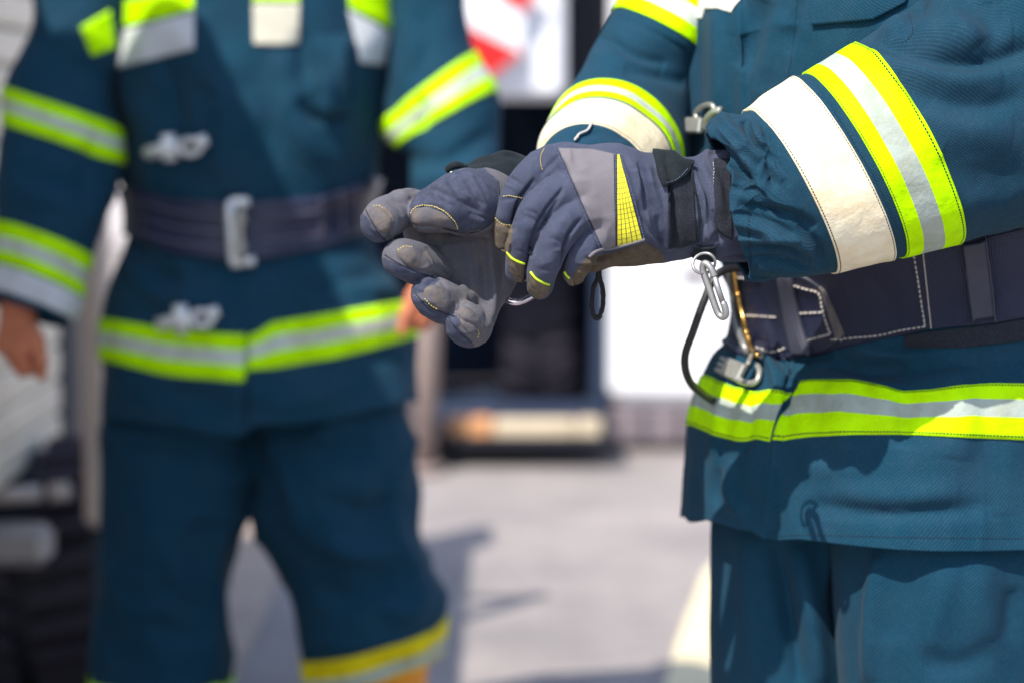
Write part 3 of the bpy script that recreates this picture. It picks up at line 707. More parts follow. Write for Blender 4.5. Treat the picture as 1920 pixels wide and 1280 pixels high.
stitch(lb, 'stitching', [[(1385, 520), (1425, 524)], [(1480, 532), (1512, 542), (1536, 550), (1543, 580), (1552, 610), (1558, 625)], [(1400, 592), (1455, 595)], [(1493, 588), (1541, 586)], [(1556, 627), (1530, 634), (1507, 641)],
                         [(1418, 652), (1440, 659), (1462, 657), (1472, 652)]], M_thread_w, belt, 6, 2.2, .0012)
stitch(lb, 'stitching', [[(1712, 470), (1720, 515), (1727, 560), (1735, 611)], [(1735, 612), (1690, 619), (1640, 630), (1560, 637)]], M_thread_w, belt, 7, 2.2, .0010)
MBs = MB(); q = resample([(1730, 468), (1738, 540), (1746, 616)], 20); X, N = cast(lb, q); MBs.tube(X + N * .0003, .0006, 6); MBs.build('webbing_edge', M_thread_w, belt, sm=True)
def keeper(A, B, nm, off=.006):
    return patch(lb, nm, A, B, off, M_rubber, belt, 16, 30, bulge=.001, drop=-.001)
keeper([(1470, 498), (1478, 497)], [(1488, 664), (1520, 664)], 'keeper_loop') if False else None
patch(lb, 'keeper_loop', [(1462, 505), (1470, 560), (1478, 610), (1490, 664)], [(1484, 500), (1495, 560), (1505, 610), (1522, 662)], .0065, M_rubber, belt, 30, 12, bulge=.0006, drop=-.0005, iron=6)
patch(lb, 'keeper_loop', [(1804, 440), (1812, 520), (1826, 617)], [(1846, 434), (1856, 520), (1867, 612)], .0055, M_rubber, belt, 30, 14, bulge=.0006, drop=-.0005)
piping(lb, 'keeper_loop_lip', [(1474, 500), (1487, 560), (1497, 605), (1512, 650), (1524, 664)], .0014, M_rubber, belt, off=.006)
piping(lb, 'keeper_loop_lip', [(1846, 436), (1856, 520), (1867, 610)], .0010, M_rubber, belt, off=.0062)
# brass roller buckle, seen nearly edge on
def onto(px, py, lift, b=None):
    b = b or lb; d = Vector(P(px, py, 2.0) - CAMP).normalized(); h = b.ray_cast(Vector(CAMP), d)
    if h[0] is None: return P(px, py, 2.62)
    return np.array(h[0]) - np.array(d) * lift
bk = MB()
bar = curve([onto(x, y, .014) for x, y in ((1376, 505), (1380, 535), (1385, 560), (1393, 595), (1400, 625), (1408, 648), (1420, 666))], 7)
bk.tube(curve(bar, 40), .0030, 10)
fr = [onto(1428, 688, .016), onto(1412, 676, .018), onto(1396, 650, .018), onto(1380, 600, .018), onto(1372, 545, .018), onto(1366, 505, .018)]
bko = bk.build('buckle', M_brass, belt, sm=True)
MB().tube(curve(fr, 50), .0040, 10).build('buckle_frame', M_steel, bko, sm=True)
def ball(c, r, nm, mat, par, sq=1.0):
    n = 10; V = []; 
    for i in range(n + 1):
        for j in range(14):
            a, b2 = math.pi * i / n, 2 * math.pi * j / 14; V.append(np.array(c) + np.array([r * math.sin(a) * math.cos(b2), r * math.sin(a) * math.sin(b2), r * sq * math.cos(a)]))
    return mk(nm, V, [tuple(q) for q in quads(n + 1, 14, True)], mat, par)
for (x, y) in ((1384, 552), (1400, 623), (1420, 664), (1429, 689)): ball(onto(x, y, .018), .0042 if y < 680 else .003, 'prong_end', M_brass, bko, .7)
# spring clasps
def clasp(pts_hook, blk, roll, lift, par, nm='clasp', b=jb):
    hook = MB().tube(curve([onto(x, y, lift, b) for x, y in pts_hook], 30), .0030, 8)
    o = hook.build(nm, M_clasp, par, sm=True)
    c0, c1, hw = blk; A = onto(*c0, lift, b); B = onto(*c1, lift, b)
    T = (B - A) / np.linalg.norm(B - A); N = np.array([0, -1.0, .1]); W = np.cross(T, N); W /= np.linalg.norm(W); N = np.cross(W, T)
    m = MB(); m.box((0, -hw, -.004), (np.linalg.norm(B - A), hw, .004), .002)
    m.V = [tuple(A + T * v[0] + W * v[1] + N * v[2]) for v in np.array(m.V)]
    m.build('clasp_plate', M_clasp, o)
    m = MB()
    for k in range(3):
        q = [A + W * (k - 1) * .0065 * roll - T * t for t in (-.004, .006, .012)]; m.tube(q, .0028, 8)
    m.build('clasp_roller', M_clasp, o, sm=True)
    return o
clasp([(1402, 683), (1412, 664), (1428, 668)], ((1358, 686), (1392, 700), .0105), 1, .012, jacket)
hk = MB().tube(curve([onto(*q, .012, jb) for q in ((1385, 712), (1405, 718), (1420, 712), (1424, 695), (1420, 684))], 30), .0034, 8).build('clasp_hook', M_clasp, jacket, sm=True)
clasp([(1308, 228), (1305, 212), (1318, 200), (1335, 198), (1342, 214)], ((1276, 236), (1316, 236), .0085), 1, .016, jacket)
MB().tube(curve([onto(*q, .020, jb) for q in ((1322, 240), (1328, 222), (1340, 210), (1352, 208))], 24), .0045, 8).build('clasp_hook', M_clasp, jacket, sm=True)
# black hose looping from the belt
MB().tube(curve([P(*q) for q in ((1400, 500, 2.52), (1348, 512, 2.50), (1322, 560, 2.49), (1300, 620, 2.49), (1284, 670, 2.50), (1292, 712, 2.52), (1318, 738, 2.56), (1350, 760, 2.62))], 60), .0042, 12).build('hose_loop', M_black, belt, sm=True)

# near sleeve
def ring(cx, cy, Y, ux, uy, vx, vy, vd, ud=0.0):
    c = P(cx, cy, Y); return (c, P(cx + ux, cy + uy, Y) - c + np.array([0, ud, 0]), P(cx + vx, cy + vy, Y) - c + np.array([0, vd, 0]))
sl = Surf([ring(1368, 370, 2.335, 14, 142, 4, 0, -.056), ring(1420, 365, 2.338, 42, 153, 10, -3, -.070), ring(1487, 360, 2.342, 77, 150, 14, -5, -.076),
           ring(1580, 318, 2.35, 90, 168, 17, -6, -.085), ring(1601, 310, 2.352, 89, 170, 17, -6, -.086), ring(1701, 268, 2.36, 96, 188, 20, -7, -.094),
           ring(1805, 218, 2.385, 92, 210, 22, -5, -.105), ring(1895, 150, 2.415, 62, 262, 25, -5, -.12), ring(1945, 30, 2.44, -130 + 260, 215, 20, 0, -.13),
           ring(1940, -110, 2.47, 215, 80, 10, -5, -.13), ring(1935, -260, 2.50, 225, -10, 0, 0, -.12)], 460, 520)
r_ = sl.ridx
W2, W3, Y4, Y5 = r_(2), r_(3), r_(4), r_(5)
sl.relief(lambda X: fbm(X, 13, 9, 2) * .0030 + fbm(X, 42, 2, 2) * .0007)
cuffw = lambda X: smooth(1470 - proj(X)[0], 0, 70)
sl.relief(lambda X: cuffw(X) * ((1 - 2 * np.abs(noise(X * np.array([.7, 1, 1.3]) + .15 * noise(X, 14, 3)[..., None], 24, 5))) * .0045 + noise(X, 60, 8) * .001))
sl.grab((1380, 370), 60, (-14, 0)).grab((1372, 235), 42, (-34, 14), -.004).grab((1375, 215), 26, (8, 4)).grab((1400, 515), 40, (22, 8)).grab((1372, 330), 30, (8, 0), .0)
sl.strokes([
    # gathers at the cuff
    ([(1350, 215), (1368, 245), (1400, 270), (1430, 300)], 11, 7), ([(1395, 225), (1410, 265), (1440, 300), (1450, 350)], 8, -8), ([(1330, 265), (1372, 300), (1400, 345), (1420, 380)], 10, -6),
    ([(1345, 285), (1375, 315), (1378, 350)], 7, 6), ([(1380, 385), (1430, 395), (1480, 400), (1530, 430)], 11, -8), ([(1370, 415), (1420, 425), (1480, 450), (1530, 480)], 12, 7), ([(1400, 340), (1450, 372), (1500, 405)], 12, 6),
    ([(1395, 470), (1440, 462), (1480, 465), (1520, 490)], 11, -6), ([(1420, 500), (1480, 505), (1550, 500)], 12, 5), ([(1420, 240), (1432, 290), (1470, 340)], 8, 5), ([(1500, 420), (1530, 460), (1545, 500)], 10, -5),
    ([(1372, 440), (1380, 470), (1400, 520)], 9, -4), ([(1406, 470), (1410, 520)], 2.5, -1.2), ([(1406, 395), (1405, 440), (1406, 470)], 2.2, -.8),
    # elbow and upper arm
    ([(1600, 62), (1680, 92), (1760, 112), (1840, 118), (1960, 80)], 18, -10), ([(1640, 30), (1720, 52), (1800, 70), (1900, 60)], 28, 9), ([(1630, 95), (1700, 128), (1790, 148), (1880, 140)], 24, 7),
    ([(1700, -40), (1720, 20), (1690, 70)], 20, -8), ([(1770, -30), (1790, 40), (1830, 90)], 26, 6), ([(1850, 0), (1862, 60), (1850, 105)], 26, -7), ([(1660, 20), (1690, -20)], 16, 6),
    ([(1680, 150), (1760, 190), (1850, 200), (1920, 180)], 22, -6), ([(1740, 200), (1800, 240), (1900, 250)], 30, 4), ([(1760, 300), (1830, 330), (1920, 330)], 40, -5), ([(1800, 390), (1860, 380), (1930, 360)], 30, 4),
    ([(1700, 150), (1725, 250), (1780, 360), (1815, 440)], 14, -2.5), ([(1500, 155), (1520, 200), (1600, 360), (1660, 490)], 10, -2)], 1.3)
sl.strokes([([(1345, 240), (1380, 275), (1420, 330)], 7, 5), ([(1362, 300), (1400, 330), (1440, 385)], 6, -5), ([(1378, 355), (1430, 360), (1475, 385)], 6, -4), ([(1375, 400), (1430, 408), (1490, 440)], 6, -5), ([(1380, 450), (1440, 448), (1500, 455)], 6, 5), ([(1400, 485), (1460, 485), (1530, 510)], 6, -5), ([(1430, 235), (1450, 290), (1480, 350)], 7, -4), ([(1410, 225), (1425, 260), (1450, 290)], 5, 4)])
sleeve = sl.build('sleeve', M_coat2, jacket, hem0=12, th=.0035)
band(sl, 'reflective_band', W2, W3, M_white, jacket, label='broad white band round the near forearm', nv=16)
band(sl, 'reflective_band', Y4, Y5, M_hiv, jacket, label='lime and silver band round the near forearm', nv=16)
slb = bvh_of(sl.X.reshape(-1, 3), quads(sl.ns, sl.nt, True))
stitch(slb, 'seam_stitching', [[(1396, 300), (1412, 345), (1428, 372)], [(1406, 395), (1404, 440), (1408, 505)], [(1700, 20), (1712, 60), (1695, 80)]], M_thread_d, sleeve)
# far sleeve
fs = Surf([ring(1098, 378, 2.43, 88, 12, 0, -98, -.018), ring(1115, 340, 2.465, 106, 12, -2, -106, -.018), ring(1135, 310, 2.52, 128, 14, -3, -120, -.018), ring(1137, 307, 2.526, 129, 14, -3, -121, -.018),
           ring(1152, 292, 2.58, 131, 16, -3, -139, -.018), ring(1190, 225, 2.66, 118, 30, -10, -118, -.055), ring(1228, 105, 2.70, 100, 48, -5, -30, -.085), ring(1244, 72, 2.703, 98, 55, 0, -14, -.088),
           ring(1290, -5, 2.72, 100, 56, 0, -12, -.09), ring(1345, -120, 2.75, 110, 50, 0, -10, -.09), ring(1390, -230, 2.78, 110, 40, 0, 0, -.07)], 300, 300)
fs.relief(lambda X: fbm(X, 14, 21, 2) * .003)
fs.strokes([([(1120, 70), (1150, 80), (1190, 105), (1250, 122)], 10, -7), ([(1100, 100), (1160, 112), (1240, 130)], 12, 4), ([(1170, 130), (1225, 138), (1285, 158)], 12, -6), ([(1080, 262), (1120, 250), (1170, 262)], 8, -3)])
f_ = fs.ridx
fsl = fs.build('sleeve', M_coat, jacket, hem0=8)
band(fs, 'reflective_band', f_(1), f_(2) - .3, M_white, jacket, label='white band round the far forearm')
band(fs, 'reflective_band', f_(3) + .2, f_(4), M_hiv_b, jacket, label='lime and silver band round the far forearm')
band(fs, 'reflective_band', f_(7), f_(8.05), M_hiv_b, jacket, label='lime and silver band round the far upper arm')
piping(bvh_of(fs.X.reshape(-1, 3), quads(fs.ns, fs.nt, True)), 'cord_end', [(1109, 236), (1100, 248), (1085, 256), (1078, 268)], .0014, M_thread_w, fsl, off=.003)

# trousers and boots
def leg(rs, ns=160, nt_=260): return Surf(rs, ns, nt_)
def lring(l, f_, z, a, b): c = C0 + Lf * l + Ff * f_ + np.array([0, 0, z]); return (c, np.array([a, 0, 0.0]), np.array([0, -b, 0.0]))
nl = leg([lring(.05, -.02, .93, .12, .10), lring(.08, -.01, .86, .14, .13), lring(.10, -.005, .74, .138, .135), lring(.10, .0, .55, .120, .12), lring(.10, -.01, .35, .105, .11), lring(.10, -.03, .16, .10, .11)])
fl = leg([lring(-.05, .0, .93, .10, .10), lring(-.08, .02, .86, .12, .12), lring(-.09, .035, .74, .118, .125), lring(-.095, .04, .55, .108, .11), lring(-.10, .03, .35, .10, .10), lring(-.10, .02, .16, .098, .10)])
for q_ in (nl, fl): q_.relief(lambda X: fbm(X * np.array([1, 1, .45]), 8, 31) * .006)
nl.strokes([([(1650, 1040), (1640, 1120), (1630, 1280)], 16, 8), ([(1700, 1050), (1690, 1130), (1670, 1200)], 30, -4), ([(1730, 1240), (1790, 1248), (1860, 1222)], 22, -4), ([(1850, 1040), (1840, 1120), (1860, 1200)], 30, 5), ([(1780, 1060), (1760, 1150), (1740, 1220)], 26, 5), ([(1900, 1100), (1890, 1200)], 20, -5)], 1.5)
fl.strokes([([(1450, 1020), (1470, 1120), (1500, 1280)], 16, -10), ([(1500, 1020), (1520, 1140), (1540, 1280)], 20, 8), ([(1590, 1020), (1570, 1120), (1580, 1200)], 14, -10), ([(1400, 1000), (1410, 1120), (1420, 1280)], 24, 5)], 1.7)
n0 = nl.X.reshape(-1, 3); f0 = fl.X.reshape(-1, 3); qa = quads(nl.ns, nl.nt, True)
mk('trousers', np.vstack([n0, f0]), np.vstack([qa, qa + len(n0)]), M_trou, p1, np.vstack([nl.uv().reshape(-1, 2), fl.uv().reshape(-1, 2)]))
def boot(c, d, par, mat, w=.06):
    c = np.array(c); d = np.array(d, float); f = Field(c - np.array([.3, .3, .02]), c + np.array([.3, .3, .46]), .008, .03)
    f.chain([(c + [0, 0, .32], w), (c + [0, 0, .12], w * .8), (c + [0, 0, .07], .05)], .02); f.chain([(c + [0, 0, .052], .05), (c + d * .1 + [0, 0, .045], .045), (c + d * .19 + [0, 0, .04], .038)], .03); f.cap(c - d * .03 + [0, 0, .03], c - d * .03 + [0, 0, .05], .028, .045, .02)
    V, Q = f.mesh(3); o = mk('boot', V, Q, mat, par)
    return o
boot(bp(.10, -.03, .002), Ff, p1, M_bootd); boot(bp(-.10, .02, .002), Ff, p1, M_bootd)

# ------------------------------------------------------------------ gloves (distance-field bodies, worn details laid on)
def gp(px, py, Y, r): return (P(px, py, Y), r * Y / F)
def glove(fingers, palm, lo, hi, h, kf=.003, kp=.010, extra=None, kf2=.007):
    f = Field(lo, hi, h, .03)
    for c in palm: f.chain([gp(*q) for q in c], kp)
    fg = Field(lo, hi, h, .03)
    for c in fingers:
        one = Field(lo, hi, h, .03); one.chain([gp(*q) for q in curve(c, 4 * len(c))], .003)
        fg.f = np.minimum(fg.f, one.f) if kf == 0 else smin_(fg.f, one.f, kf)
    f.merge(fg, kf2)
    if extra: extra(f)
    return f
def smin_(a, b, k):
    h = np.maximum(k - np.abs(a - b), 0) / k; return np.minimum(a, b) - h * h * k / 4
def wrinkle(V, N, amp, fr, seed):
    w = noise(V * np.array([1, 1, 1.3]) + .012 * noise(V, 40, seed + 1)[:, None], fr, seed)
    return V + N * ((1 - 2.2 * np.abs(w)) * amp)[:, None]
# right hand: open palm towards the camera, fingertips coming forward
lo, hi = P(650, 690, 2.22), P(1100, 240, 2.52); lo = np.array([lo[0], 2.20, lo[2]]); hi = np.array([hi[0] + .02, 2.50, hi[2] + .02])
palmR = [[(1010, 395, 2.385, 60), (950, 430, 2.355, 56), (915, 455, 2.350, 50)],
         [(935, 420, 2.355, 48), (850, 405, 2.345, 38), (790, 400, 2.335, 33)], [(940, 440, 2.355, 46), (880, 455, 2.350, 34), (828, 465, 2.332, 34)],
         [(945, 470, 2.355, 44), (905, 500, 2.350, 36), (868, 520, 2.335, 34)], [(940, 500, 2.355, 40), (918, 540, 2.345, 33), (898, 580, 2.332, 30)],
         [(795, 410, 2.340, 30), (830, 462, 2.342, 32), (868, 515, 2.342, 32), (893, 560, 2.340, 28)], [(820, 430, 2.352, 36), (890, 500, 2.358, 42), (915, 520, 2.352, 36)], [(768, 398, 2.336, 27), (800, 446, 2.338, 32), (850, 450, 2.345, 36)], [(800, 455, 2.335, 28), (850, 505, 2.338, 28), (890, 555, 2.338, 26)]]
fingR = [[(800, 398, 2.338, 34), (765, 388, 2.316, 33), (730, 404, 2.286, 36), (713, 417, 2.270, 37)],
         [(840, 470, 2.343, 30), (812, 499, 2.309, 35), (785, 495, 2.280, 38), (754, 484, 2.266, 37)],
         [(880, 530, 2.345, 27), (856, 567, 2.310, 33), (836, 570, 2.284, 38), (806, 553, 2.268, 36)],
         [(904, 578, 2.342, 26), (892, 607, 2.308, 32), (880, 612, 2.286, 37), (866, 599, 2.272, 36)]]
thumR = [[(945, 395, 2.345, 58), (908, 382, 2.322, 62), (872, 380, 2.302, 60), (838, 386, 2.290, 49), (808, 396, 2.286, 36), (798, 402, 2.285, 30)]]
def exR(f):
    g_ = Field(lo, hi, .0016, .03); g_.chain([gp(*q) for q in thumR[0]], .008); f.merge(g_, .004)
fR = glove(fingR, palmR, lo, hi, .0016, 0, .012, exR); V, Q = fR.mesh(2); N = vnormals(V, Q)
V = wrinkle(V, N, .0008, 48, 3); N = vnormals(V, Q)
gst = [
    # thumb: crown, creases across the base
    ([(770, 358), (800, 352), (850, 372), (900, 400)], 5, -1.5), ([(838, 318), (850, 350), (880, 385), (912, 405)], 8, -2.6), ([(868, 322), (886, 352), (905, 392)], 7, -2.0), ([(815, 345), (850, 362), (880, 378)], 9, 1.8), ([(880, 335), (900, 365), (915, 400)], 6, 1.6),
    ([(775, 420), (830, 430), (875, 442), (905, 428)], 3.0, -1.8), ([(773, 408), (800, 386), (835, 396), (856, 430)], 2.5, -.9),
    ([(800, 372), (835, 392), (855, 425)], 9, 1.0),
    # palm: hollow, long ridge on the little finger side, fold at heel
    ([(808, 440), (840, 480), (880, 520)], 26, -3.0), ([(918, 440), (922, 500), (926, 560), (915, 620)], 7, 2.6), ([(905, 445), (908, 510), (912, 570)], 8, -2.4), ([(936, 470), (944, 510), (940, 545)], 6, -2.4), ([(952, 480), (955, 520)], 6, 2),
    ([(735, 372), (760, 382), (775, 400)], 5, -1.6), ([(750, 360), (768, 372)], 5, 1.5), ([(775, 395), (785, 430), (800, 465)], 7, 1.6),
    # fingertip pads: seam round each pad, pinched
    ([(688, 392), (700, 386), (720, 392), (736, 412), (738, 432)], 3.2, -1.5), ([(686, 402), (692, 430), (712, 448), (735, 450)], 3.2, -1.5),
    ([(742, 465), (752, 490), (775, 505), (806, 512)], 3.5, -1.8), ([(748, 458), (775, 458), (800, 480), (812, 500)], 3.2, -1.3), ([(735, 470), (760, 474), (785, 492)], 4, .9),
    ([(786, 545), (800, 580), (830, 592), (850, 590)], 3.5, -1.8), ([(792, 538), (820, 540), (848, 560), (860, 580)], 3.2, -1.3),
    ([(848, 585), (868, 600), (892, 612), (902, 630)], 3.2, -1.6), ([(872, 570), (896, 590), (908, 612)], 3.0, -1.2), ([(850, 612), (868, 632), (892, 640)], 3.0, -1.3),
    ([(734, 430), (730, 448), (718, 462)], 5, -3), ([(780, 528), (800, 532), (822, 520)], 5, -3), ([(848, 600), (846, 580), (862, 566)], 5, -3)]
gst += [([(800, 345), (822, 372), (850, 388)], 4, -1.6), ([(845, 330), (862, 356), (895, 376)], 3.5, 1.8), ([(880, 400), (900, 408), (918, 412)], 4, -2.0), ([(858, 350), (880, 366), (908, 384)], 3, -1.5), ([(780, 362), (800, 360), (826, 366)], 5, 1.4),
        ([(890, 330), (902, 346), (912, 370)], 3.5, -1.6), ([(826, 470), (850, 500), (862, 540)], 5, -1.4), ([(880, 460), (884, 500), (890, 540)], 4, 1.1), ([(726, 378), (745, 388), (756, 405)], 4, -1.5), ([(742, 366), (758, 376), (768, 392)], 3.5, 1.3), ([(800, 512), (822, 520), (838, 538)], 4, -1.6), ([(700, 400), (694, 418), (704, 438)], 4, 1.0), ([(832, 505), (846, 520), (862, 532)], 3.5, -2.2), ([(846, 588), (862, 572), (878, 566)], 3.5, -3.0), ([(822, 452), (842, 474), (846, 500)], 4, -1.8), ([(900, 566), (912, 586), (914, 606)], 4, -1.8), ([(868, 500), (880, 520), (884, 548)], 6, -1.6), ([(850, 452), (880, 448), (906, 452)], 5, -1.3)]
V = sculpt(V, N, [(a, b, c * 1.35) for a, b, c in gst])
N = vnormals(V, Q); x, y = proj(V)
def inpoly(x, y, pl):
    r = np.zeros(x.shape, bool); n = len(pl)
    for i in range(n):
        (x0, y0), (x1, y1) = pl[i], pl[(i + 1) % n]
        if y0 == y1: continue
        c = (y0 > y) != (y1 > y); r ^= c & (x < (x1 - x0) * (y - y0) / (y1 - y0) + x0)
    return r
tint = np.zeros(len(V)); thumbpoly = [(766, 420), (767, 388), (779, 366), (800, 345), (812, 330), (850, 300), (890, 300), (935, 340), (935, 400), (918, 425), (905, 430), (870, 437), (830, 428), (790, 412)]
tint[inpoly(x, y, thumbpoly)] = 1.0
for c_, r_p, dv in (((712, 417), 46, (-.75, .6)), ((772, 490), 62, (-.35, .94)), ((824, 564), 60, (-.45, .9)), ((872, 608), 52, (-.75, .66))): tint += 1.0 * (np.hypot(x - c_[0], y - c_[1]) < r_p) * (((x - c_[0]) * dv[0] + (y - c_[1]) * dv[1]) > 13)
gR = mk('glove', V, Q, M_palm, p1, attr=np.clip(tint, 0, 1), label='open right glove with grey palm and dusty pads'); bR = bvh_of(V, Q)
patch(bR, 'thumb_pad', [(772, 404), (778, 392), (800, 388), (828, 398), (848, 414), (858, 430)], [(774, 416), (790, 424), (808, 422), (822, 428), (840, 426), (857, 431)], .0011, M_tip2, gR, 44, 14, bulge=.0012)
stitch(bR, 'pad_stitching', [[(771, 402), (779, 390), (801, 385), (830, 395), (850, 412), (859, 429)]], M_thread_y, gR, 3.4, 1.2, .0006)
stitch(bR, 'pad_stitching', [[(773, 408), (782, 396), (801, 391), (828, 401), (846, 416), (853, 428)]], M_thread_y, gR, 3.0, 1.4, .0004)
def oval(c, a, b, ang, n=16):
    t = np.linspace(math.pi, 0, n); u = np.linspace(math.pi, 2 * math.pi, n); ca, sa = math.cos(math.radians(ang)), math.sin(math.radians(ang))
    f = lambda t: [(c[0] + a * math.cos(q) * ca + b * math.sin(q) * sa, c[1] + a * math.cos(q) * sa - b * math.sin(q) * ca) for q in t]
    return f(t), f(u)
for c_, a_, b_, an in (((717, 410), 28, 20, 55), ((778, 482), 36, 20, 24), ((828, 560), 36, 20, 28), ((884, 602), 30, 19, 52)):
    A, B = oval(c_, a_, b_, an); patch(bR, 'fingertip_pad', A, B, .0003, M_tip2, gR, 34, 18, bulge=.0014, wob=.0009, drop=.0006)
stitch(bR, 'fingertip_stitching', [[(700, 388), (711, 386), (722, 394)], [(797, 560), (808, 572), (822, 580)], [(893, 614), (897, 624), (895, 634)], [(746, 470), (758, 463), (772, 464)]], M_thread_y, gR, 3.5, 1.5, .0005)
for ln in ([(686, 394), (698, 418), (712, 440), (724, 452)], [(722, 478), (744, 492), (776, 508), (812, 520)], [(780, 552), (796, 568), (824, 584), (856, 594)], [(838, 588), (848, 606), (864, 624), (884, 642)], [(934, 340), (935, 372), (932, 402), (906, 430), (872, 437), (832, 429)]):
    piping(bR, 'seam_groove', ln, .0006, M_thread_d, gR, .0002)
stitch(bR, 'palm_seam', [[(962, 478), (955, 520), (940, 560), (925, 605)]], M_thread_b, gR, 3, 2, .0004)
# its black suede gauntlet
f = Field(np.array([-.09, 2.28, 1.02]), np.array([.14, 2.56, 1.24]), .002, .03)
f.chain([gp(905, 350, 2.352, 44), gp(945, 352, 2.372, 62), gp(1010, 368, 2.40, 66), gp(1095, 375, 2.47, 70)], .01); f.chain([gp(862, 322, 2.365, 8), gp(905, 312, 2.362, 14), gp(945, 305, 2.365, 16)], .008)
V, Q = f.mesh(2); N = vnormals(V, Q); V = wrinkle(V, N, .0012, 45, 6); N = vnormals(V, Q)
V = sculpt(V, N, [([(905, 300), (922, 320), (930, 360), (935, 400)], 6, 2.2), ([(925, 290), (960, 292), (990, 300)], 6, -2), ([(890, 312), (912, 330), (925, 350)], 5, -2)])
cf = mk('gauntlet', V, Q, M_suede, gR); bC = bvh_of(V, Q)
stitch(bC, 'seam_stitching', [[(895, 318), (912, 335), (924, 365), (930, 400)]], M_thread_w, cf, 2.5, 2, .0004)
ballr = MB().tube(curve([P(840, 319, 2.350), P(848, 312, 2.345), P(858, 310, 2.345), P(872, 316, 2.350)], 20), .004, 8).build('strap_tab', M_suede, cf, sm=True)
MB().tube([P(845, 322, 2.343), P(849, 329, 2.343)], .0018, 8).build('snap', M_steel, cf, sm=True)

# left hand: back of the glove to the camera, gripping the other cuff
lo, hi = P(900, 620, 2.22), P(1400, 230, 2.5); lo = np.array([lo[0], 2.20, lo[2]]); hi = np.array([hi[0] + .01, 2.49, hi[2] + .02])
palmL = [[(1285, 368, 2.335, 74), (1245, 350, 2.322, 56), (1150, 326, 2.298, 50), (1062, 313, 2.290, 46)], [(1285, 385, 2.335, 74), (1240, 375, 2.318, 50), (1160, 358, 2.292, 46), (1090, 352, 2.282, 40)],
         [(1285, 400, 2.335, 74), (1240, 405, 2.318, 50), (1160, 392, 2.292, 44), (1110, 392, 2.282, 36)], [(1285, 410, 2.335, 74), (1235, 432, 2.325, 50), (1180, 425, 2.298, 42), (1130, 430, 2.288, 34)],
         [(1250, 440, 2.340, 44), (1180, 450, 2.325, 42), (1110, 470, 2.312, 34), (1085, 480, 2.305, 26)]]
fingL = [[(1110, 322, 2.300, 42), (1042, 312, 2.292, 41), (990, 338, 2.286, 31), (956, 390, 2.290, 24), (944, 450, 2.303, 19)], [(1115, 355, 2.290, 38), (1058, 360, 2.273, 36), (1008, 392, 2.262, 30), (980, 445, 2.268, 26), (969, 508, 2.290, 21)],
         [(1130, 390, 2.290, 36), (1080, 402, 2.270, 35), (1042, 445, 2.258, 31), (1021, 495, 2.264, 28), (1012, 538, 2.286, 23)], [(1145, 425, 2.300, 34), (1108, 445, 2.280, 31), (1087, 480, 2.272, 27), (1077, 512, 2.286, 22)]]
thumL = [(1200, 345, 2.355, 34), (1110, 318, 2.40, 32), (1040, 325, 2.452, 27), (985, 352, 2.472, 24)]
def exL(f):
    g_ = Field(lo, hi, .0016, .03); g_.chain([gp(*q) for q in thumL], .008); f.merge(g_, .004)
fL = glove(fingL, palmL, lo, hi, .0016, 0, .014, exL, .003); V, Q = fL.mesh(2); N = vnormals(V, Q)
V = wrinkle(V, N, .0008, 46, 13); N = vnormals(V, Q)
gst = [
    ([(1040, 268), (1070, 330), (1100, 400), (1128, 468)], 3.0, -1.6), ([(1034, 272), (1062, 332), (1092, 402), (1118, 465)], 5, 1.2),
    ([(1012, 330), (1040, 300), (1058, 285)], 4, -1.6), ([(1055, 350), (1046, 375), (1010, 440), (1000, 480)], 4, -2.0), ([(1088, 412), (1076, 425), (1062, 450), (1056, 490)], 4, -2.0), ([(1000, 340), (985, 365), (962, 420)], 4, -1.6),
    ([(1018, 285), (1014, 300), (1022, 312)], 3, -1.2), ([(930, 415), (950, 425), (968, 432)], 5, -1.4), ([(935, 378), (960, 372), (985, 366)], 3, -1.0), ([(975, 405), (1000, 412), (1010, 420)], 9, -1.0), ([(1010, 470), (1035, 470), (1050, 465)], 8, -.9),
    ([(1190, 300), (1200, 350), (1215, 400), (1236, 460)], 7, 2.2), ([(1168, 290), (1190, 350), (1212, 440)], 3, -1.2), ([(1205, 345), (1210, 375), (1228, 440)], 7, -2.2), ([(1212, 395), (1220, 435), (1236, 468)], 5, 1.8), ([(1232, 300), (1247, 350), (1253, 410), (1252, 470)], 5, 3.0), ([(1242, 300), (1258, 350), (1264, 420), (1262, 470)], 7, -4.5),
    ([(1232, 405), (1238, 440), (1246, 470)], 5, -2.5), ([(1100, 478), (1140, 470), (1190, 455), (1210, 448)], 3.5, 1.8), ([(1100, 486), (1140, 480), (1210, 458)], 4, -2.0), ([(1085, 500), (1110, 492), (1150, 488)], 6, 2.0), ([(1060, 515), (1090, 505), (1120, 500)], 6, -1.6), ([(1150, 500), (1190, 480), (1240, 480)], 8, 1.8),
    ([(1215, 455), (1235, 470), (1262, 478)], 4, -2)]
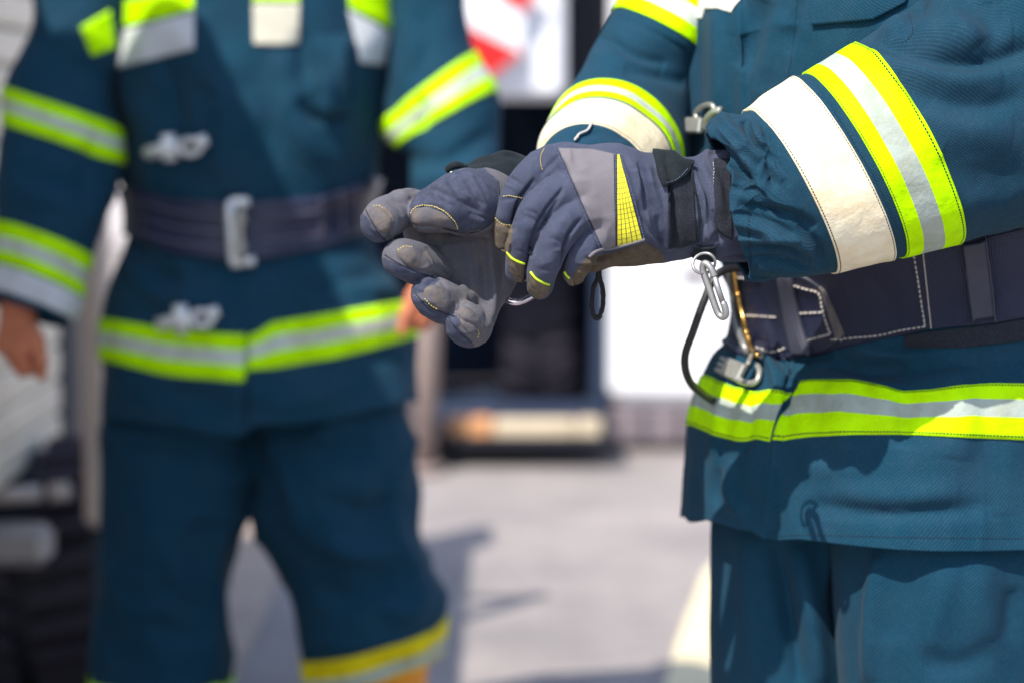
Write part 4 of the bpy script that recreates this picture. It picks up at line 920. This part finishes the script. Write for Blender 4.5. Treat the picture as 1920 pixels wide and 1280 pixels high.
gst += [([(1056, 352), (1022, 398), (999, 448), (990, 505)], 3, -3.2), ([(1090, 410), (1063, 452), (1051, 512)], 3, -3.2), ([(1002, 336), (973, 378), (962, 432)], 3, -2.8), ([(1030, 345), (1012, 365), (1000, 395)], 9, 1.3), ([(1068, 400), (1048, 425), (1036, 460)], 9, 1.2), ([(985, 395), (1002, 400), (1012, 408)], 2.5, -.9), ([(984, 406), (1000, 412), (1010, 420)], 2.5, -.8),
        ([(1028, 446), (1044, 450), (1056, 458)], 2.5, -.9), ([(968, 470), (984, 474), (996, 482)], 2.5, -.7), ([(1012, 505), (1028, 508), (1040, 516)], 2.5, -.7), ([(945, 330), (965, 338), (980, 350)], 3, -1.1), ([(940, 345), (958, 350), (972, 360)], 3, .9), ([(1178, 296), (1192, 330), (1198, 380)], 4, 1.6), ([(1196, 305), (1206, 350), (1212, 400)], 4, -2.2),
        ([(1216, 310), (1224, 350), (1240, 390)], 5, 1.8), ([(1205, 410), (1222, 438), (1244, 458)], 3.5, -2.4), ([(1090, 385), (1108, 402), (1120, 430)], 4, -1.2), ([(1075, 500), (1100, 498), (1130, 505)], 3, -1.4), ([(1120, 512), (1150, 500), (1190, 495)], 3.5, -1.6), ([(1160, 478), (1200, 472), (1240, 488)], 4, 1.6)]
V = sculpt(V, N, [(a, b, c * 1.35) for a, b, c in gst])
N = vnormals(V, Q); x, y = proj(V); tint = np.zeros(len(V))
tint[inpoly(x, y, [(1062, 540), (1085, 500), (1100, 482), (1150, 474), (1212, 455), (1240, 470), (1260, 520), (1060, 560)])] = .75
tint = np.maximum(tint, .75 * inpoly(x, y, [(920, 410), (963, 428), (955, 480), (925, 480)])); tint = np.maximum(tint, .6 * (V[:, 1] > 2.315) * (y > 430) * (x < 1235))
gL = mk('glove', V, Q, M_glove, p1, attr=tint, label='left glove seen from the back, fingers closed round the other cuff'); bL = bvh_of(V, Q)
patch(bL, 'back_panel', [(1047, 279), (1072, 280), (1110, 281), (1151, 290)], [(1130, 466), (1138, 468), (1146, 464), (1154, 461)], .0012, M_panel, gL, 44, 60, bulge=.0006)
def mat_grid():
    m, n, l, b = nt('yellow_printed_film'); tc = n.new('ShaderNodeTexCoord'); mp = n.new('ShaderNodeMapping'); l.new(tc.outputs['UV'], mp.inputs[0]); mp.inputs['Rotation'].default_value = (0, 0, 0)
    br = n.new('ShaderNodeTexBrick'); l.new(mp.outputs[0], br.inputs['Vector']); br.inputs['Scale'].default_value = 1.0; br.offset = 0.0
    br.inputs['Brick Width'].default_value = .0026; br.inputs['Row Height'].default_value = .0048; br.inputs['Mortar Size'].default_value = .00028; br.inputs['Mortar Smooth'].default_value = .2
    br.inputs['Color1'].default_value = (.72, .68, .02, 1); br.inputs['Color2'].default_value = (.80, .78, .03, 1); br.inputs['Mortar'].default_value = (.13, .10, .03, 1)
    l.new(br.outputs[0], b.inputs['Base Color']); b.inputs['Roughness'].default_value = .5; return m
M_gridy = mat_grid()
patch(bL, 'yellow_wedge', [(1157, 291), (1160, 291)], [(1157, 460), (1180, 456), (1204, 449)], .0014, M_gridy, gL, 30, 60)
stitch(bL, 'panel_stitching', [[(1038, 273), (1064, 330), (1094, 400), (1124, 466)], [(1162, 290), (1178, 340), (1194, 395), (1207, 447)], [(1153, 290), (1155, 340), (1154, 400), (1153, 458)]], M_thread_b, gL, 3, 2, .00045)
stitch(bL, 'finger_stitching', [[(944, 369), (955, 367), (968, 369), (981, 373)], [(1021, 280), (1014, 292), (1013, 305), (1017, 319)], [(929, 408), (938, 417), (948, 421), (960, 421)]], M_thread_y, gL, 3, 1.5, .0005)
for A, B in (([(927, 409), (940, 420), (961, 424)], [(928, 458), (940, 474), (956, 474)]), ([(951, 476), (966, 490), (984, 498)], [(957, 510), (966, 528), (982, 528)]), ([(995, 512), (1010, 528), (1032, 538)], [(990, 545), (1006, 562), (1026, 555)]), ([(1058, 506), (1064, 518), (1074, 524)], [(1058, 520), (1068, 534), (1078, 538)])):
    patch(bL, 'fingertip', A, B, .0008, M_tip, gL, 20, 20, bulge=.0006, wob=.0006)
for ln in ([(952, 473), (960, 483), (972, 490), (983, 494)], [(996, 510), (1006, 522), (1018, 529), (1029, 533)], [(1059, 509), (1063, 516), (1069, 521)]): piping(bL, 'lime_piping', ln, .0012, M_limef, gL, .0008)
piping(bL, 'panel_edging', [(1104, 481), (1122, 470), (1150, 465), (1185, 456), (1208, 449)], .0016, M_panel, gL, .0004)
# cuff tube running into the jacket sleeve, with hook-and-loop strap
cu = Surf([ring(1225, 385, 2.322, -4, 88, 6, 0, -.034), ring(1262, 388, 2.330, -4, 92, 6, 0, -.034), ring(1300, 386, 2.335, -2, 92, 6, 0, -.040), ring(1340, 384, 2.338, 0, 100, 6, 0, -.042), ring(1420, 378, 2.345, 0, 108, 6, 0, -.044)], 160, 260)
cu.relief(lambda X: smooth(proj(X)[0], 1295, 1320) * ((1 - 2 * np.abs(noise(X * np.array([1.6, 1, .7]) + .1 * noise(X, 18, 2)[..., None], 30, 4))) * .0035))
cu.strokes([([(1290, 300), (1300, 330), (1318, 370), (1322, 420)], 7, 5), ([(1305, 300), (1318, 340), (1330, 390)], 5, -5), ([(1325, 280), (1330, 310), (1345, 350), (1350, 400)], 7, 6), ([(1310, 375), (1312, 420), (1305, 455)], 6, -5),
            ([(1335, 395), (1345, 430), (1352, 455)], 5, -5), ([(1290, 355), (1300, 372), (1310, 375)], 5, -4), ([(1322, 420), (1330, 450), (1345, 462)], 7, 4)])
cm = mk('cuff', cu.X, quads(cu.ns, cu.nt, True), M_glove, gL, attr=np.zeros(cu.ns * cu.nt)); bU = bvh_of(cu.X.reshape(-1, 3), quads(cu.ns, cu.nt, True))
bb2 = bvh_of(np.vstack([V, cu.X.reshape(-1, 3)]), np.vstack([Q, quads(cu.ns, cu.nt, True) + len(V)]))
patch(bb2, 'hook_and_loop_strap', [(1252, 318), (1290, 318), (1296, 322)], [(1254, 465), (1280, 462), (1306, 452)], .0020, M_velcro, cm, 24, 44, wob=.0003)
patch(bb2, 'strap_edge', [(1294, 322), (1297, 330), (1306, 380), (1309, 410), (1306, 452)], [(1298, 321), (1301, 330), (1310, 380), (1313, 410), (1310, 452)], .0026, M_suede, cm, 30, 6)
tab = patch(bb2, 'strap_tab', [(1222, 290), (1262, 292), (1278, 305), (1296, 309)], [(1245, 350), (1262, 346), (1280, 334), (1297, 314)], .0060, M_suede, cm, 30, 18, bulge=.0008, drop=-.0025)
tb_ = bvh_of(np.array([v.co for v in tab.data.vertices]) + origin(p1), np.array([list(p.vertices) for p in tab.data.polygons]))
stitch(tb_, 'tab_stitching', [[(1250, 343), (1270, 336), (1290, 316)]], M_thread_b, tab, 3, 2, .0004)
patch(bb2, 'dark_binding', [(1338, 300), (1362, 300), (1370, 300)], [(1345, 425), (1356, 440), (1372, 450)], .0018, M_velcro, cm, 20, 30)
stitch(bb2, 'seam_stitching', [[(1337, 305), (1340, 350), (1345, 400)]], M_thread_w, cm, 3, 2.5, .0004)
wbl = patch(bb2, 'webbing_tab', [(1301, 457), (1320, 461), (1340, 460)], [(1298, 484), (1319, 489), (1341, 485)], .0035, M_suede, cm, 16, 12, bulge=.001, drop=-.002)
rg = [P(1320 + 21 * math.cos(a), 494 + 19 * math.sin(a) - 2 * math.cos(a), 2.286 + .003 * math.sin(2 * a)) for a in np.linspace(0, 2 * math.pi, 40, endpoint=False)]
MB().tube(rg, .0014, 10, True).build('ring', M_steel, wbl, sm=True)
# pull loop under the wrist
lp = [P(*q) for q in ((1122, 480, 2.315), (1121, 520, 2.312), (1113, 540, 2.312), (1110, 570, 2.312), (1114, 594, 2.312), (1124, 594, 2.312), (1131, 568, 2.312), (1130, 540, 2.314), (1124, 515, 2.315), (1124, 480, 2.318))]
lpc = curve(lp, 90); MB().tube(lpc + noise(lpc, 700, 5)[:, None] * .0006, .0022 + .0005 * noise(lpc, 900, 2), 8).build('pull_loop', M_fuzz, gL, sm=True)
fzb = MB()
for i in range(260):
    c = lpc[rng.randint(len(lpc))]; d = rng.normal(size=3); d /= np.linalg.norm(d); fzb.tube([c + d * .0018, c + d * .0036 + rng.normal(size=3) * .0005], .00012, 3)
fzb.build('loop_fuzz', M_fuzz, gL)['kind'] = 'stuff'
# glint of a steel cuff ring between the hands
MB().tube(curve([P(935, 552, 2.345), P(955, 565, 2.338), P(975, 566, 2.336), P(1002, 552, 2.342), P(1020, 530, 2.36)], 30), .0030, 10).build('metal_ring', plain('bright_steel', (.7, .65, .72), .12, 1.0), gR, sm=True)

# carabiner hanging from the ring
ca = root('carabiner', P(1319, 505, 2.285), 'small grey steel snap hook hanging from the ring on the glove cuff', 'snap hook')
def cpt(u, w): a = np.array([1325, 500.0]); b = np.array([1354, 586.0]); d = (b - a) / np.linalg.norm(b - a); n_ = np.array([-d[1], d[0]]); q = a + d * u - n_ * w * .78; return P(q[0], q[1], 2.284 - .0003 * w)
L_ = 92
body = [cpt(22, 10), cpt(8, 9), cpt(-4, 3), cpt(-6, -5), cpt(4, -11), cpt(20, -11.5), cpt(50, -11), cpt(78, -11), cpt(92, -9), cpt(99, -2), cpt(97, 6), cpt(86, 10), cpt(74, 10)]
MB().tube(curve(body, 80), .0034, 12).build('hook_body', M_steel, ca, sm=True)
gt = MB().tube([cpt(22, 10), cpt(50, 9), cpt(73, 9)], .0029, 10).build('gate', M_steel, ca, sm=True)
MB().tube([cpt(72, 9.5), cpt(76, 10.5)], .0030, 10).build('nose', M_steel, ca, sm=True); MB().tube([cpt(16, 10) + np.array([0, -.002, 0]), cpt(16, 10) + np.array([0, .002, 0])], .0018, 12).build('hinge_pin', M_steel, ca, sm=True)

# ------------------------------------------------------------------ firefighter behind (left)
YB = 4.0
p2 = root('person', (-.43, 4.0, 0), 'person in dark teal turnout gear with wide belt standing out of focus at the left', 'person')
def br(cx, cy, hw, dp, dy=0.0, sag=0.0, Y=YB): c = P(cx, cy, Y); return (c, P(cx + hw, cy + dy, Y) - c, np.array([0, -dp, sag]))
B = Surf([br(480, -190, 190, .10), br(480, -120, 250, .15), br(478, -40, 262, .17), br(478, 100, 262, .18), br(476, 220, 252, .18), br(472, 320, 238, .17), br(470, 385, 224, .155, 0, -.02), br(470, 440, 226, .155, 0, -.02),
          br(474, 500, 250, .17, 0, -.01), br(486, 590, 286, .185), br(490, 700, 293, .200), br(490, 810, 293, .210)], 260, 360)
B.relief(lambda X: fbm(X, 9, 41, 2) * .009 + (1 - 2 * np.abs(noise(X * np.array([1, 1, .8]) + .08 * noise(X, 8, 5)[..., None], 8, 43))) * .0045)
B.strokes([([(590, 70), (600, 200), (650, 215), (665, 100)], 14, 8), ([(560, 190), (600, 222), (665, 212)], 10, -12), ([(560, 60), (575, 140)], 16, -8), ([(500, 560), (560, 640), (700, 660)], 30, -6), ([(520, 100), (560, 240), (640, 320)], 26, 8),
           ([(250, 480), (330, 520), (420, 500)], 16, -8), ([(500, 500), (600, 530), (700, 520)], 16, -8), ([(300, 740), (420, 750)], 20, -6), ([(462, 600), (460, 700), (458, 820)], 5, -9), ([(330, 480), (350, 540), (330, 590)], 18, 7), ([(560, 690), (650, 690), (750, 660)], 22, -7), ([(240, 500), (300, 560), (420, 570)], 14, 8), ([(540, 520), (580, 560), (590, 620)], 14, 9), ([(620, 520), (690, 545), (750, 540)], 14, 9), ([(300, 100), (330, 200), (320, 320)], 20, -8), ([(400, 120), (420, 240), (400, 330)], 18, 8)], 1.3)
tj = np.arange(B.nt, dtype=float); hem = B.line(tj, [(0, 770), (200, 785), (330, 800), (440, 822), (458, 822), (466, 800), (600, 790), (770, 752), (1000, 750)])
Sx = np.linspace(0, 1, B.ns)[:, None] * np.clip(hem, B.ns * .85, B.ns - 2)[None]; B.X, _ = B.at(Sx, np.broadcast_to(tj[None], Sx.shape)); B.fix()
jk2 = B.build('jacket', M_coat, p2, hem1=10, th=.006); jb2 = bvh_of(B.X.reshape(-1, 3), quads(B.ns, B.nt, True))
M_cream2 = plain('pale_cream_tape', (.62, .60, .50), .7, var=.2, scale=30)
M_white_b2 = plain('pale_grey_reflective', (.60, .63, .66), .5, var=.2, scale=30)
def rect(nm, x0, y0, x1, y1, mat, off=.003, dy=0, nx=24, ny=12, lab=None): return patch(jb2, nm, [(x0, y0), (x1, y0 + dy)], [(x0, y1), (x1, y1 + dy)], off, mat, jk2, nx, ny, label=lab)
patch(jb2, 'chest_band', [(205, 8), (290, -8), (364, -20)], [(212, 56), (290, 38), (364, 18)], .003, M_hiv_b, jk2, 30, 14); patch(jb2, 'chest_tape', [(213, 62), (290, 42), (364, 24)], [(222, 128), (300, 108), (364, 92)], .003, M_white_b2, jk2, 30, 14)
rect('chest_band', 474, -50, 562, 4, M_hiv_b); patch(jb2, 'chest_tape', [(474, 8), (562, 8)], [(476, 84), (520, 86), (560, 82)], .003, M_cream2, jk2, 20, 14)
patch(jb2, 'chest_band', [(652, -30), (750, -15)], [(655, 14), (735, 56)], .003, M_hiv_b, jk2, 20, 14); patch(jb2, 'chest_tape', [(653, 20), (730, 60)], [(676, 118), (718, 122)], .003, M_white_b2, jk2, 20, 14)
patch(jb2, 'radio_pocket', [(592, 68), (655, 66)], [(600, 212), (652, 214)], .012, M_coat, jk2, 20, 30, bulge=.024)
rb = B.line(np.array([tcol(B, 470, 200)]), [(0, 640), (2000, 640)])[0]
tl, tr2 = tcol(B, 458, rb), tcol(B, 466, rb); lo_, hi_ = min(tl, tr2), max(tl, tr2)
if tcol(B, 600, rb) > tcol(B, 300, rb): ta, tb2 = (lo_ - B.nt * .3, lo_), (hi_, hi_ + B.nt * .3); first_left = True
else: ta, tb2 = (hi_, hi_ + B.nt * .3), (lo_ - B.nt * .3, lo_); first_left = False
band(B, 'reflective_band', [(0, 585), (202, 598), (320, 618), (455, 628), (700, 630)], [(0, 670), (204, 676), (320, 705), (455, 714), (700, 714)], M_hiv_b, jk2, *ta, off=.003, label='band on the left half of the jacket skirt')
band(B, 'reflective_band', [(300, 636), (478, 634), (505, 606), (640, 584), (778, 562), (1000, 560)], [(300, 696), (484, 695), (640, 668), (786, 628), (1000, 625)], M_hiv_b, jk2, *tb2, off=.003, label='band on the right half of the jacket skirt')
M_ridge = plain('light_ridge', (.11, .11, .16), .5)
M_clasp2b = plain('bright_buckle_metal', (.78, .78, .78), .3, .4, var=.2)
M_belt2 = plain('dusky_belt_leather', (.018, .022, .060), .45, var=.4, scale=15, c2=(.008, .011, .035))
bw = band(B, 'belt', [(0, 345), (248, 352), (330, 374), (460, 380), (600, 368), (695, 335), (900, 330)], [(0, 430), (243, 442), (330, 478), (460, 492), (600, 468), (695, 430), (900, 425)], M_belt2, p2, off=.010)
bwv = np.array([v.co for v in bw.data.vertices]) + origin(p2); bwb = bvh_of(bwv, np.array([list(p.vertices) for p in bw.data.polygons]))
for yy in (0, 28, 56): piping(bwb, 'belt_ridge', [(262, 378 + yy), (330, 398 + yy), (430, 408 + yy)], .0022, M_ridge, bw, .001)
for yy in (0, 45): piping(bwb, 'belt_ridge', [(490, 405 + yy), (560, 400 + yy), (600, 395 + yy)], .002, M_ridge, bw, .001)
for xx in (601, 640, 668): piping(bwb, 'belt_ridge', [(xx, 372 - (xx - 600) * .25), (xx + 2, 440 - (xx - 600) * .2)], .002, M_ridge, bw, .001)
def ontob(x, y, l): X, N = cast(bwb, [(x, y)], 3.86); return X[0] + np.array([0, -l, 0])
q = [ontob(x, y, .014) for x, y in ((470, 372), (440, 374), (433, 395), (436, 440), (440, 490), (455, 505), (480, 500))]
bo = MB().tube(curve(q, 40), .0080, 10).build('buckle', M_clasp2b, bw, sm=True); MB().tube(curve([ontob(x, y, .022) for x, y in ((455, 385), (452, 430), (458, 495))], 12), .006, 10).build('roller', M_clasp, bo, sm=True)
for yy in (412, 462): MB().tube([ontob(440, yy, .020), ontob(464, yy - 2, .018)], .006, 8).build('prong', M_clasp, bo, sm=True)
M_clasp2 = plain('bright_cast_metal', (.80, .80, .80), .35, .2, var=.2)
def clasp2(cx, cy):
    o = ontoj = lambda x, y, l: cast(jb2, [(x, y)])[0][0] + np.array([0, -l, 0])
    a = MB().tube([o(cx - 52, cy + 14, .012), o(cx - 20, cy + 6, .014), o(cx, cy, .014)], .011, 10).build('clasp', M_clasp2, jk2, sm=True)
    MB().tube([o(cx - 12, cy - 22, .016), o(cx - 8, cy + 28, .016)], .012, 10).build('clasp_plate', M_clasp2, a, sm=True)
    th = np.linspace(0, 2 * math.pi, 20, endpoint=False)
    MB().tube([o(cx + 28 + 20 * math.cos(t), cy + 2 + 13 * math.sin(t), .014) for t in th], .0055, 8, True).build('clasp_loop', M_clasp2, a, sm=True)
    MB().tube([o(cx + 40, cy - 6, .016), o(cx + 60, cy - 12, .014)], .0095, 10).build('clasp_end', M_clasp2, a, sm=True)
clasp2(330, 274); clasp2(352, 594)
# sleeves
def arm2(rs, nm, sd):
    A = Surf(rs, 200, 200); A.relief(lambda X: fbm(X, 11, sd, 2) * .007); return A
def b2(cx, cy, ux, uy, vx, vy, vd, Y): return ring(cx, cy, Y, ux, uy, vx, vy, vd)
Ra = arm2([b2(230, -180, 100, -30, 0, 0, -.07, 4.0), b2(170, -60, 108, 20, 0, 0, -.08, 3.98), b2(150, 50, 88, 20, 0, 0, -.08, 3.97), b2(125, 150, 92, 30, 0, -6, -.085, 3.95), b2(120, 212, 112, 40, 0, -8, -.085, 3.93),
           b2(113, 270, 112, 38, 0, -8, -.085, 3.92), b2(98, 360, 108, 35, 2, -10, -.08, 3.88), b2(78, 450, 92, 32, 6, -22, -.07, 3.86), b2(66, 520, 84, 30, 6, -22, -.066, 3.85), b2(58, 568, 80, 28, 6, -22, -.064, 3.85), b2(52, 588, 76, 26, 6, -20, -.06, 3.85)], 'a', 51)
Ra.strokes([([(20, 320), (100, 330), (200, 350)], 16, -9), ([(40, 360), (140, 390), (180, 420)], 16, 8), ([(60, 60), (130, 120), (220, 160)], 20, -6), ([(180, 250), (160, 330), (150, 400)], 18, -8)])
s1 = Ra.build('sleeve', M_coat, jk2, hem1=6, th=.006); ri = Ra.ridx
band(Ra, 'reflective_band', ri(3.85), ri(5.0), M_hiv_b, s1, off=.003); band(Ra, 'reflective_band', ri(7.0), ri(8.1), M_hiv_b, s1, off=.003); band(Ra, 'reflective_band', ri(8.15), ri(9.2), M_white_b2, s1, off=.003)
La = arm2([b2(720, -180, 95, 40, 0, 0, -.07, 4.02), b2(775, -60, 85, -20, 0, 0, -.08, 4.0), b2(795, 40, 72, -30, 0, 0, -.08, 3.98), b2(806, 164, 86, -66, 0, -6, -.085, 3.96), b2(834, 222, 92, -54, 0, -6, -.085, 3.95),
           b2(850, 280, 84, -15, 0, 0, -.085, 3.93), b2(852, 340, 84, 10, 0, 0, -.08, 3.90), b2(842, 405, 76, 10, 0, 0, -.07, 3.88), b2(832, 460, 68, 8, 0, 0, -.06, 3.87), b2(828, 492, 64, 6, 0, 0, -.055, 3.87)], 'b', 57)
La.strokes([([(760, 300), (830, 300), (920, 250)], 16, -10), ([(770, 340), (840, 330), (920, 300)], 14, 8), ([(790, 180), (800, 215), (790, 250)], 10, -12), ([(780, 20), (800, 90), (770, 150)], 16, -6)])
s2 = La.build('sleeve', M_coat, jk2, hem1=6, th=.006); ri = La.ridx; band(La, 'reflective_band', ri(3), ri(4.05), M_hiv_b, s2, off=.003)
patch(bvh_of(Ra.X.reshape(-1, 3), quads(Ra.ns, Ra.nt, True)), 'shoulder_band', [(150, 52), (205, 20)], [(172, 105), (214, 88)], .004, M_hiv_b, s1, 16, 12)
# trousers: two legs, bands at the shin
def leg2(rs, sd): A = Surf(rs, 220, 220); A.relief(lambda X: fbm(X * np.array([1, 1, .5]), 8, sd, 2) * .012 + (1 - 2 * np.abs(noise(X * np.array([1, 1, 1.2]) + .08 * noise(X, 8, 3)[..., None], 9, sd))) * .008); return A
LR = leg2([br(385, 680, 110, .10), br(352, 775, 150, .135), br(345, 900, 148, .14), br(312, 1080, 128, .13), br(300, 1250, 128, .12), br(298, 1275, 128, .12), br(296, 1330, 128, .12), br(292, 1400, 120, .12)], 61)
RR = leg2([br(590, 680, 110, .10), br(612, 770, 152, .135), br(620, 870, 162, .145), br(636, 985, 154, .14), br(682, 1110, 136, .13), br(690, 1190, 124, .125, -32), br(690, 1246, 122, .12, -32), br(690, 1256, 121, .12, -32)], 67)
RR.grab((800, 1150), 60, (22, 0)).grab((780, 1010), 30, (-16, 0)).grab((785, 920), 40, (12, 0))
LR.strokes([([(300, 1000), (330, 1080), (380, 1120)], 20, 8), ([(230, 830), (330, 850), (440, 840)], 20, -8), ([(250, 1150), (330, 1190), (400, 1180)], 20, -7)])
RR.strokes([([(500, 830), (540, 900), (560, 1000)], 18, 10), ([(530, 800), (600, 850), (700, 830)], 24, -8), ([(740, 900), (745, 1000), (790, 1080)], 16, 9), ([(590, 1100), (660, 1120), (740, 1090)], 22, -8), ([(480, 820), (470, 940)], 12, -10), ([(600, 930), (680, 960), (760, 940)], 22, -9), ([(560, 1000), (640, 1030), (760, 1040)], 24, 8), ([(700, 1120), (760, 1150), (810, 1110)], 18, 8)], 1.4)
a0 = LR.X.reshape(-1, 3); a1 = RR.X.reshape(-1, 3); qq = quads(220, 220, True)
tro = mk('trousers', np.vstack([a0, a1]), np.vstack([qq, qq + len(a0)]), M_trou, p2, np.vstack([LR.uv().reshape(-1, 2), RR.uv().reshape(-1, 2)]))
M_yel = tape('amber_silver_tape', [(.75, .62, .01), SILV, (.75, .60, .01)], [.30, .62], stitch_v=())
band(LR, 'reflective_band', LR.ridx(4.4), LR.ridx(6), M_hiv_b, tro, off=.004); band(RR, 'reflective_band', RR.ridx(5.05), RR.ridx(6.9), M_yel, tro, off=.004)
M_or = plain('orange_rubber', (.85, .30, .01), .6, var=.2, scale=20)
b_l = P(292, 1500, YB); b_r = P(694, 1500, YB)
for bx, dy_ in ((-.60, .03), (-.235, -.02)):
    o = boot(np.array([bx, 4.0, .002]), np.array([.1 * dy_, -1, 0]), p2, M_or, .098)
# hands and body
def hand(f, w, d, n, side, curl=1.0, s=1.0):
    """w wrist, d direction to the knuckles, n back-of-hand normal, side towards the thumb"""
    w, d, n, side = [np.array(q, float) for q in (w, d, n, side)]; g_ = []
    for k, (o, L, r) in enumerate(((.030, .085, .0092), (.010, .092, .0098), (-.011, .086, .0092), (-.030, .068, .0082))):
        mcp = w + d * (.085 - .006 * abs(k - 1)) * s + side * o * s; f.cap(w + side * o * .45, mcp, .017, .013, .012)
        p = mcp; a = .35 * curl + .08 * k; r0 = r + .0015
        for j, fr_ in enumerate((.46, .30, .24)):
            q = p + (d * math.cos(a) - n * math.sin(a)) * L * fr_ * s; f.cap(p, q, r0, r0 - .001, .003); p = q; r0 -= .001; a += .65 * curl
    t0 = w + d * .02 + side * .02; t1 = t0 + d * .035 + side * .028 - n * .012; t2 = t1 + d * .032 + side * .004 - n * .012; t3 = t2 + d * .024 - side * .004 - n * .008
    f.cap(t0, t1, .017, .014, .008); f.cap(t1, t2, .0125, .011, .004); f.cap(t2, t3, .0108, .0092, .004)
cx_, cy_ = -.43, 4.0
def q3(x, y, z): return np.array([x, y, z])
wR, wL = P(34, 575, 3.86), P(826, 490, 3.88)
fig = [[(q3(cx_, 4.0, .98), .12), (q3(cx_, 4.0, 1.18), .11), (q3(cx_, 4.0, 1.36), .10), (q3(cx_, 4.0, 1.45), .07), (q3(cx_, 3.99, 1.56), .055)], [(q3(cx_ - .15, 4, 1.41), .05), (q3(cx_ + .15, 4, 1.41), .05)],
       [(q3(cx_ - .10, 4, .95), .09), (q3(-.585, 3.98, .50), .055), (q3(-.60, 4.0, .10), .04), (q3(-.60, 3.9, .04), .03)], [(q3(cx_ + .10, 4, .95), .09), (q3(-.25, 3.96, .50), .055), (q3(-.235, 4.0, .10), .04), (q3(-.235, 3.9, .04), .03)],
       [(q3(cx_ - .21, 4, 1.40), .035), (P(112, 260, 3.93), .03), (wR, .027)], [(q3(cx_ + .24, 4.0, 1.40), .035), (P(850, 270, 3.95), .03), (wL, .027)]]
fb = body_field(fig, h=.0045, far=.02); head(fb, q3(cx_, 3.98, 1.67), np.array([0, -1.0, 0]))
hand(fb, wR, np.array([-.15, -.1, -.98]), np.array([-.6, -.8, .0]), np.array([.75, -.65, 0]), 1.5, .88); hand(fb, wL, np.array([-.05, -.2, -.97]), np.array([.8, -.6, 0]), np.array([-.6, -.8, .0]), 1.5, .88)
V, Q = fb.mesh(1); mk('body', V, Q, M_skin, p2)
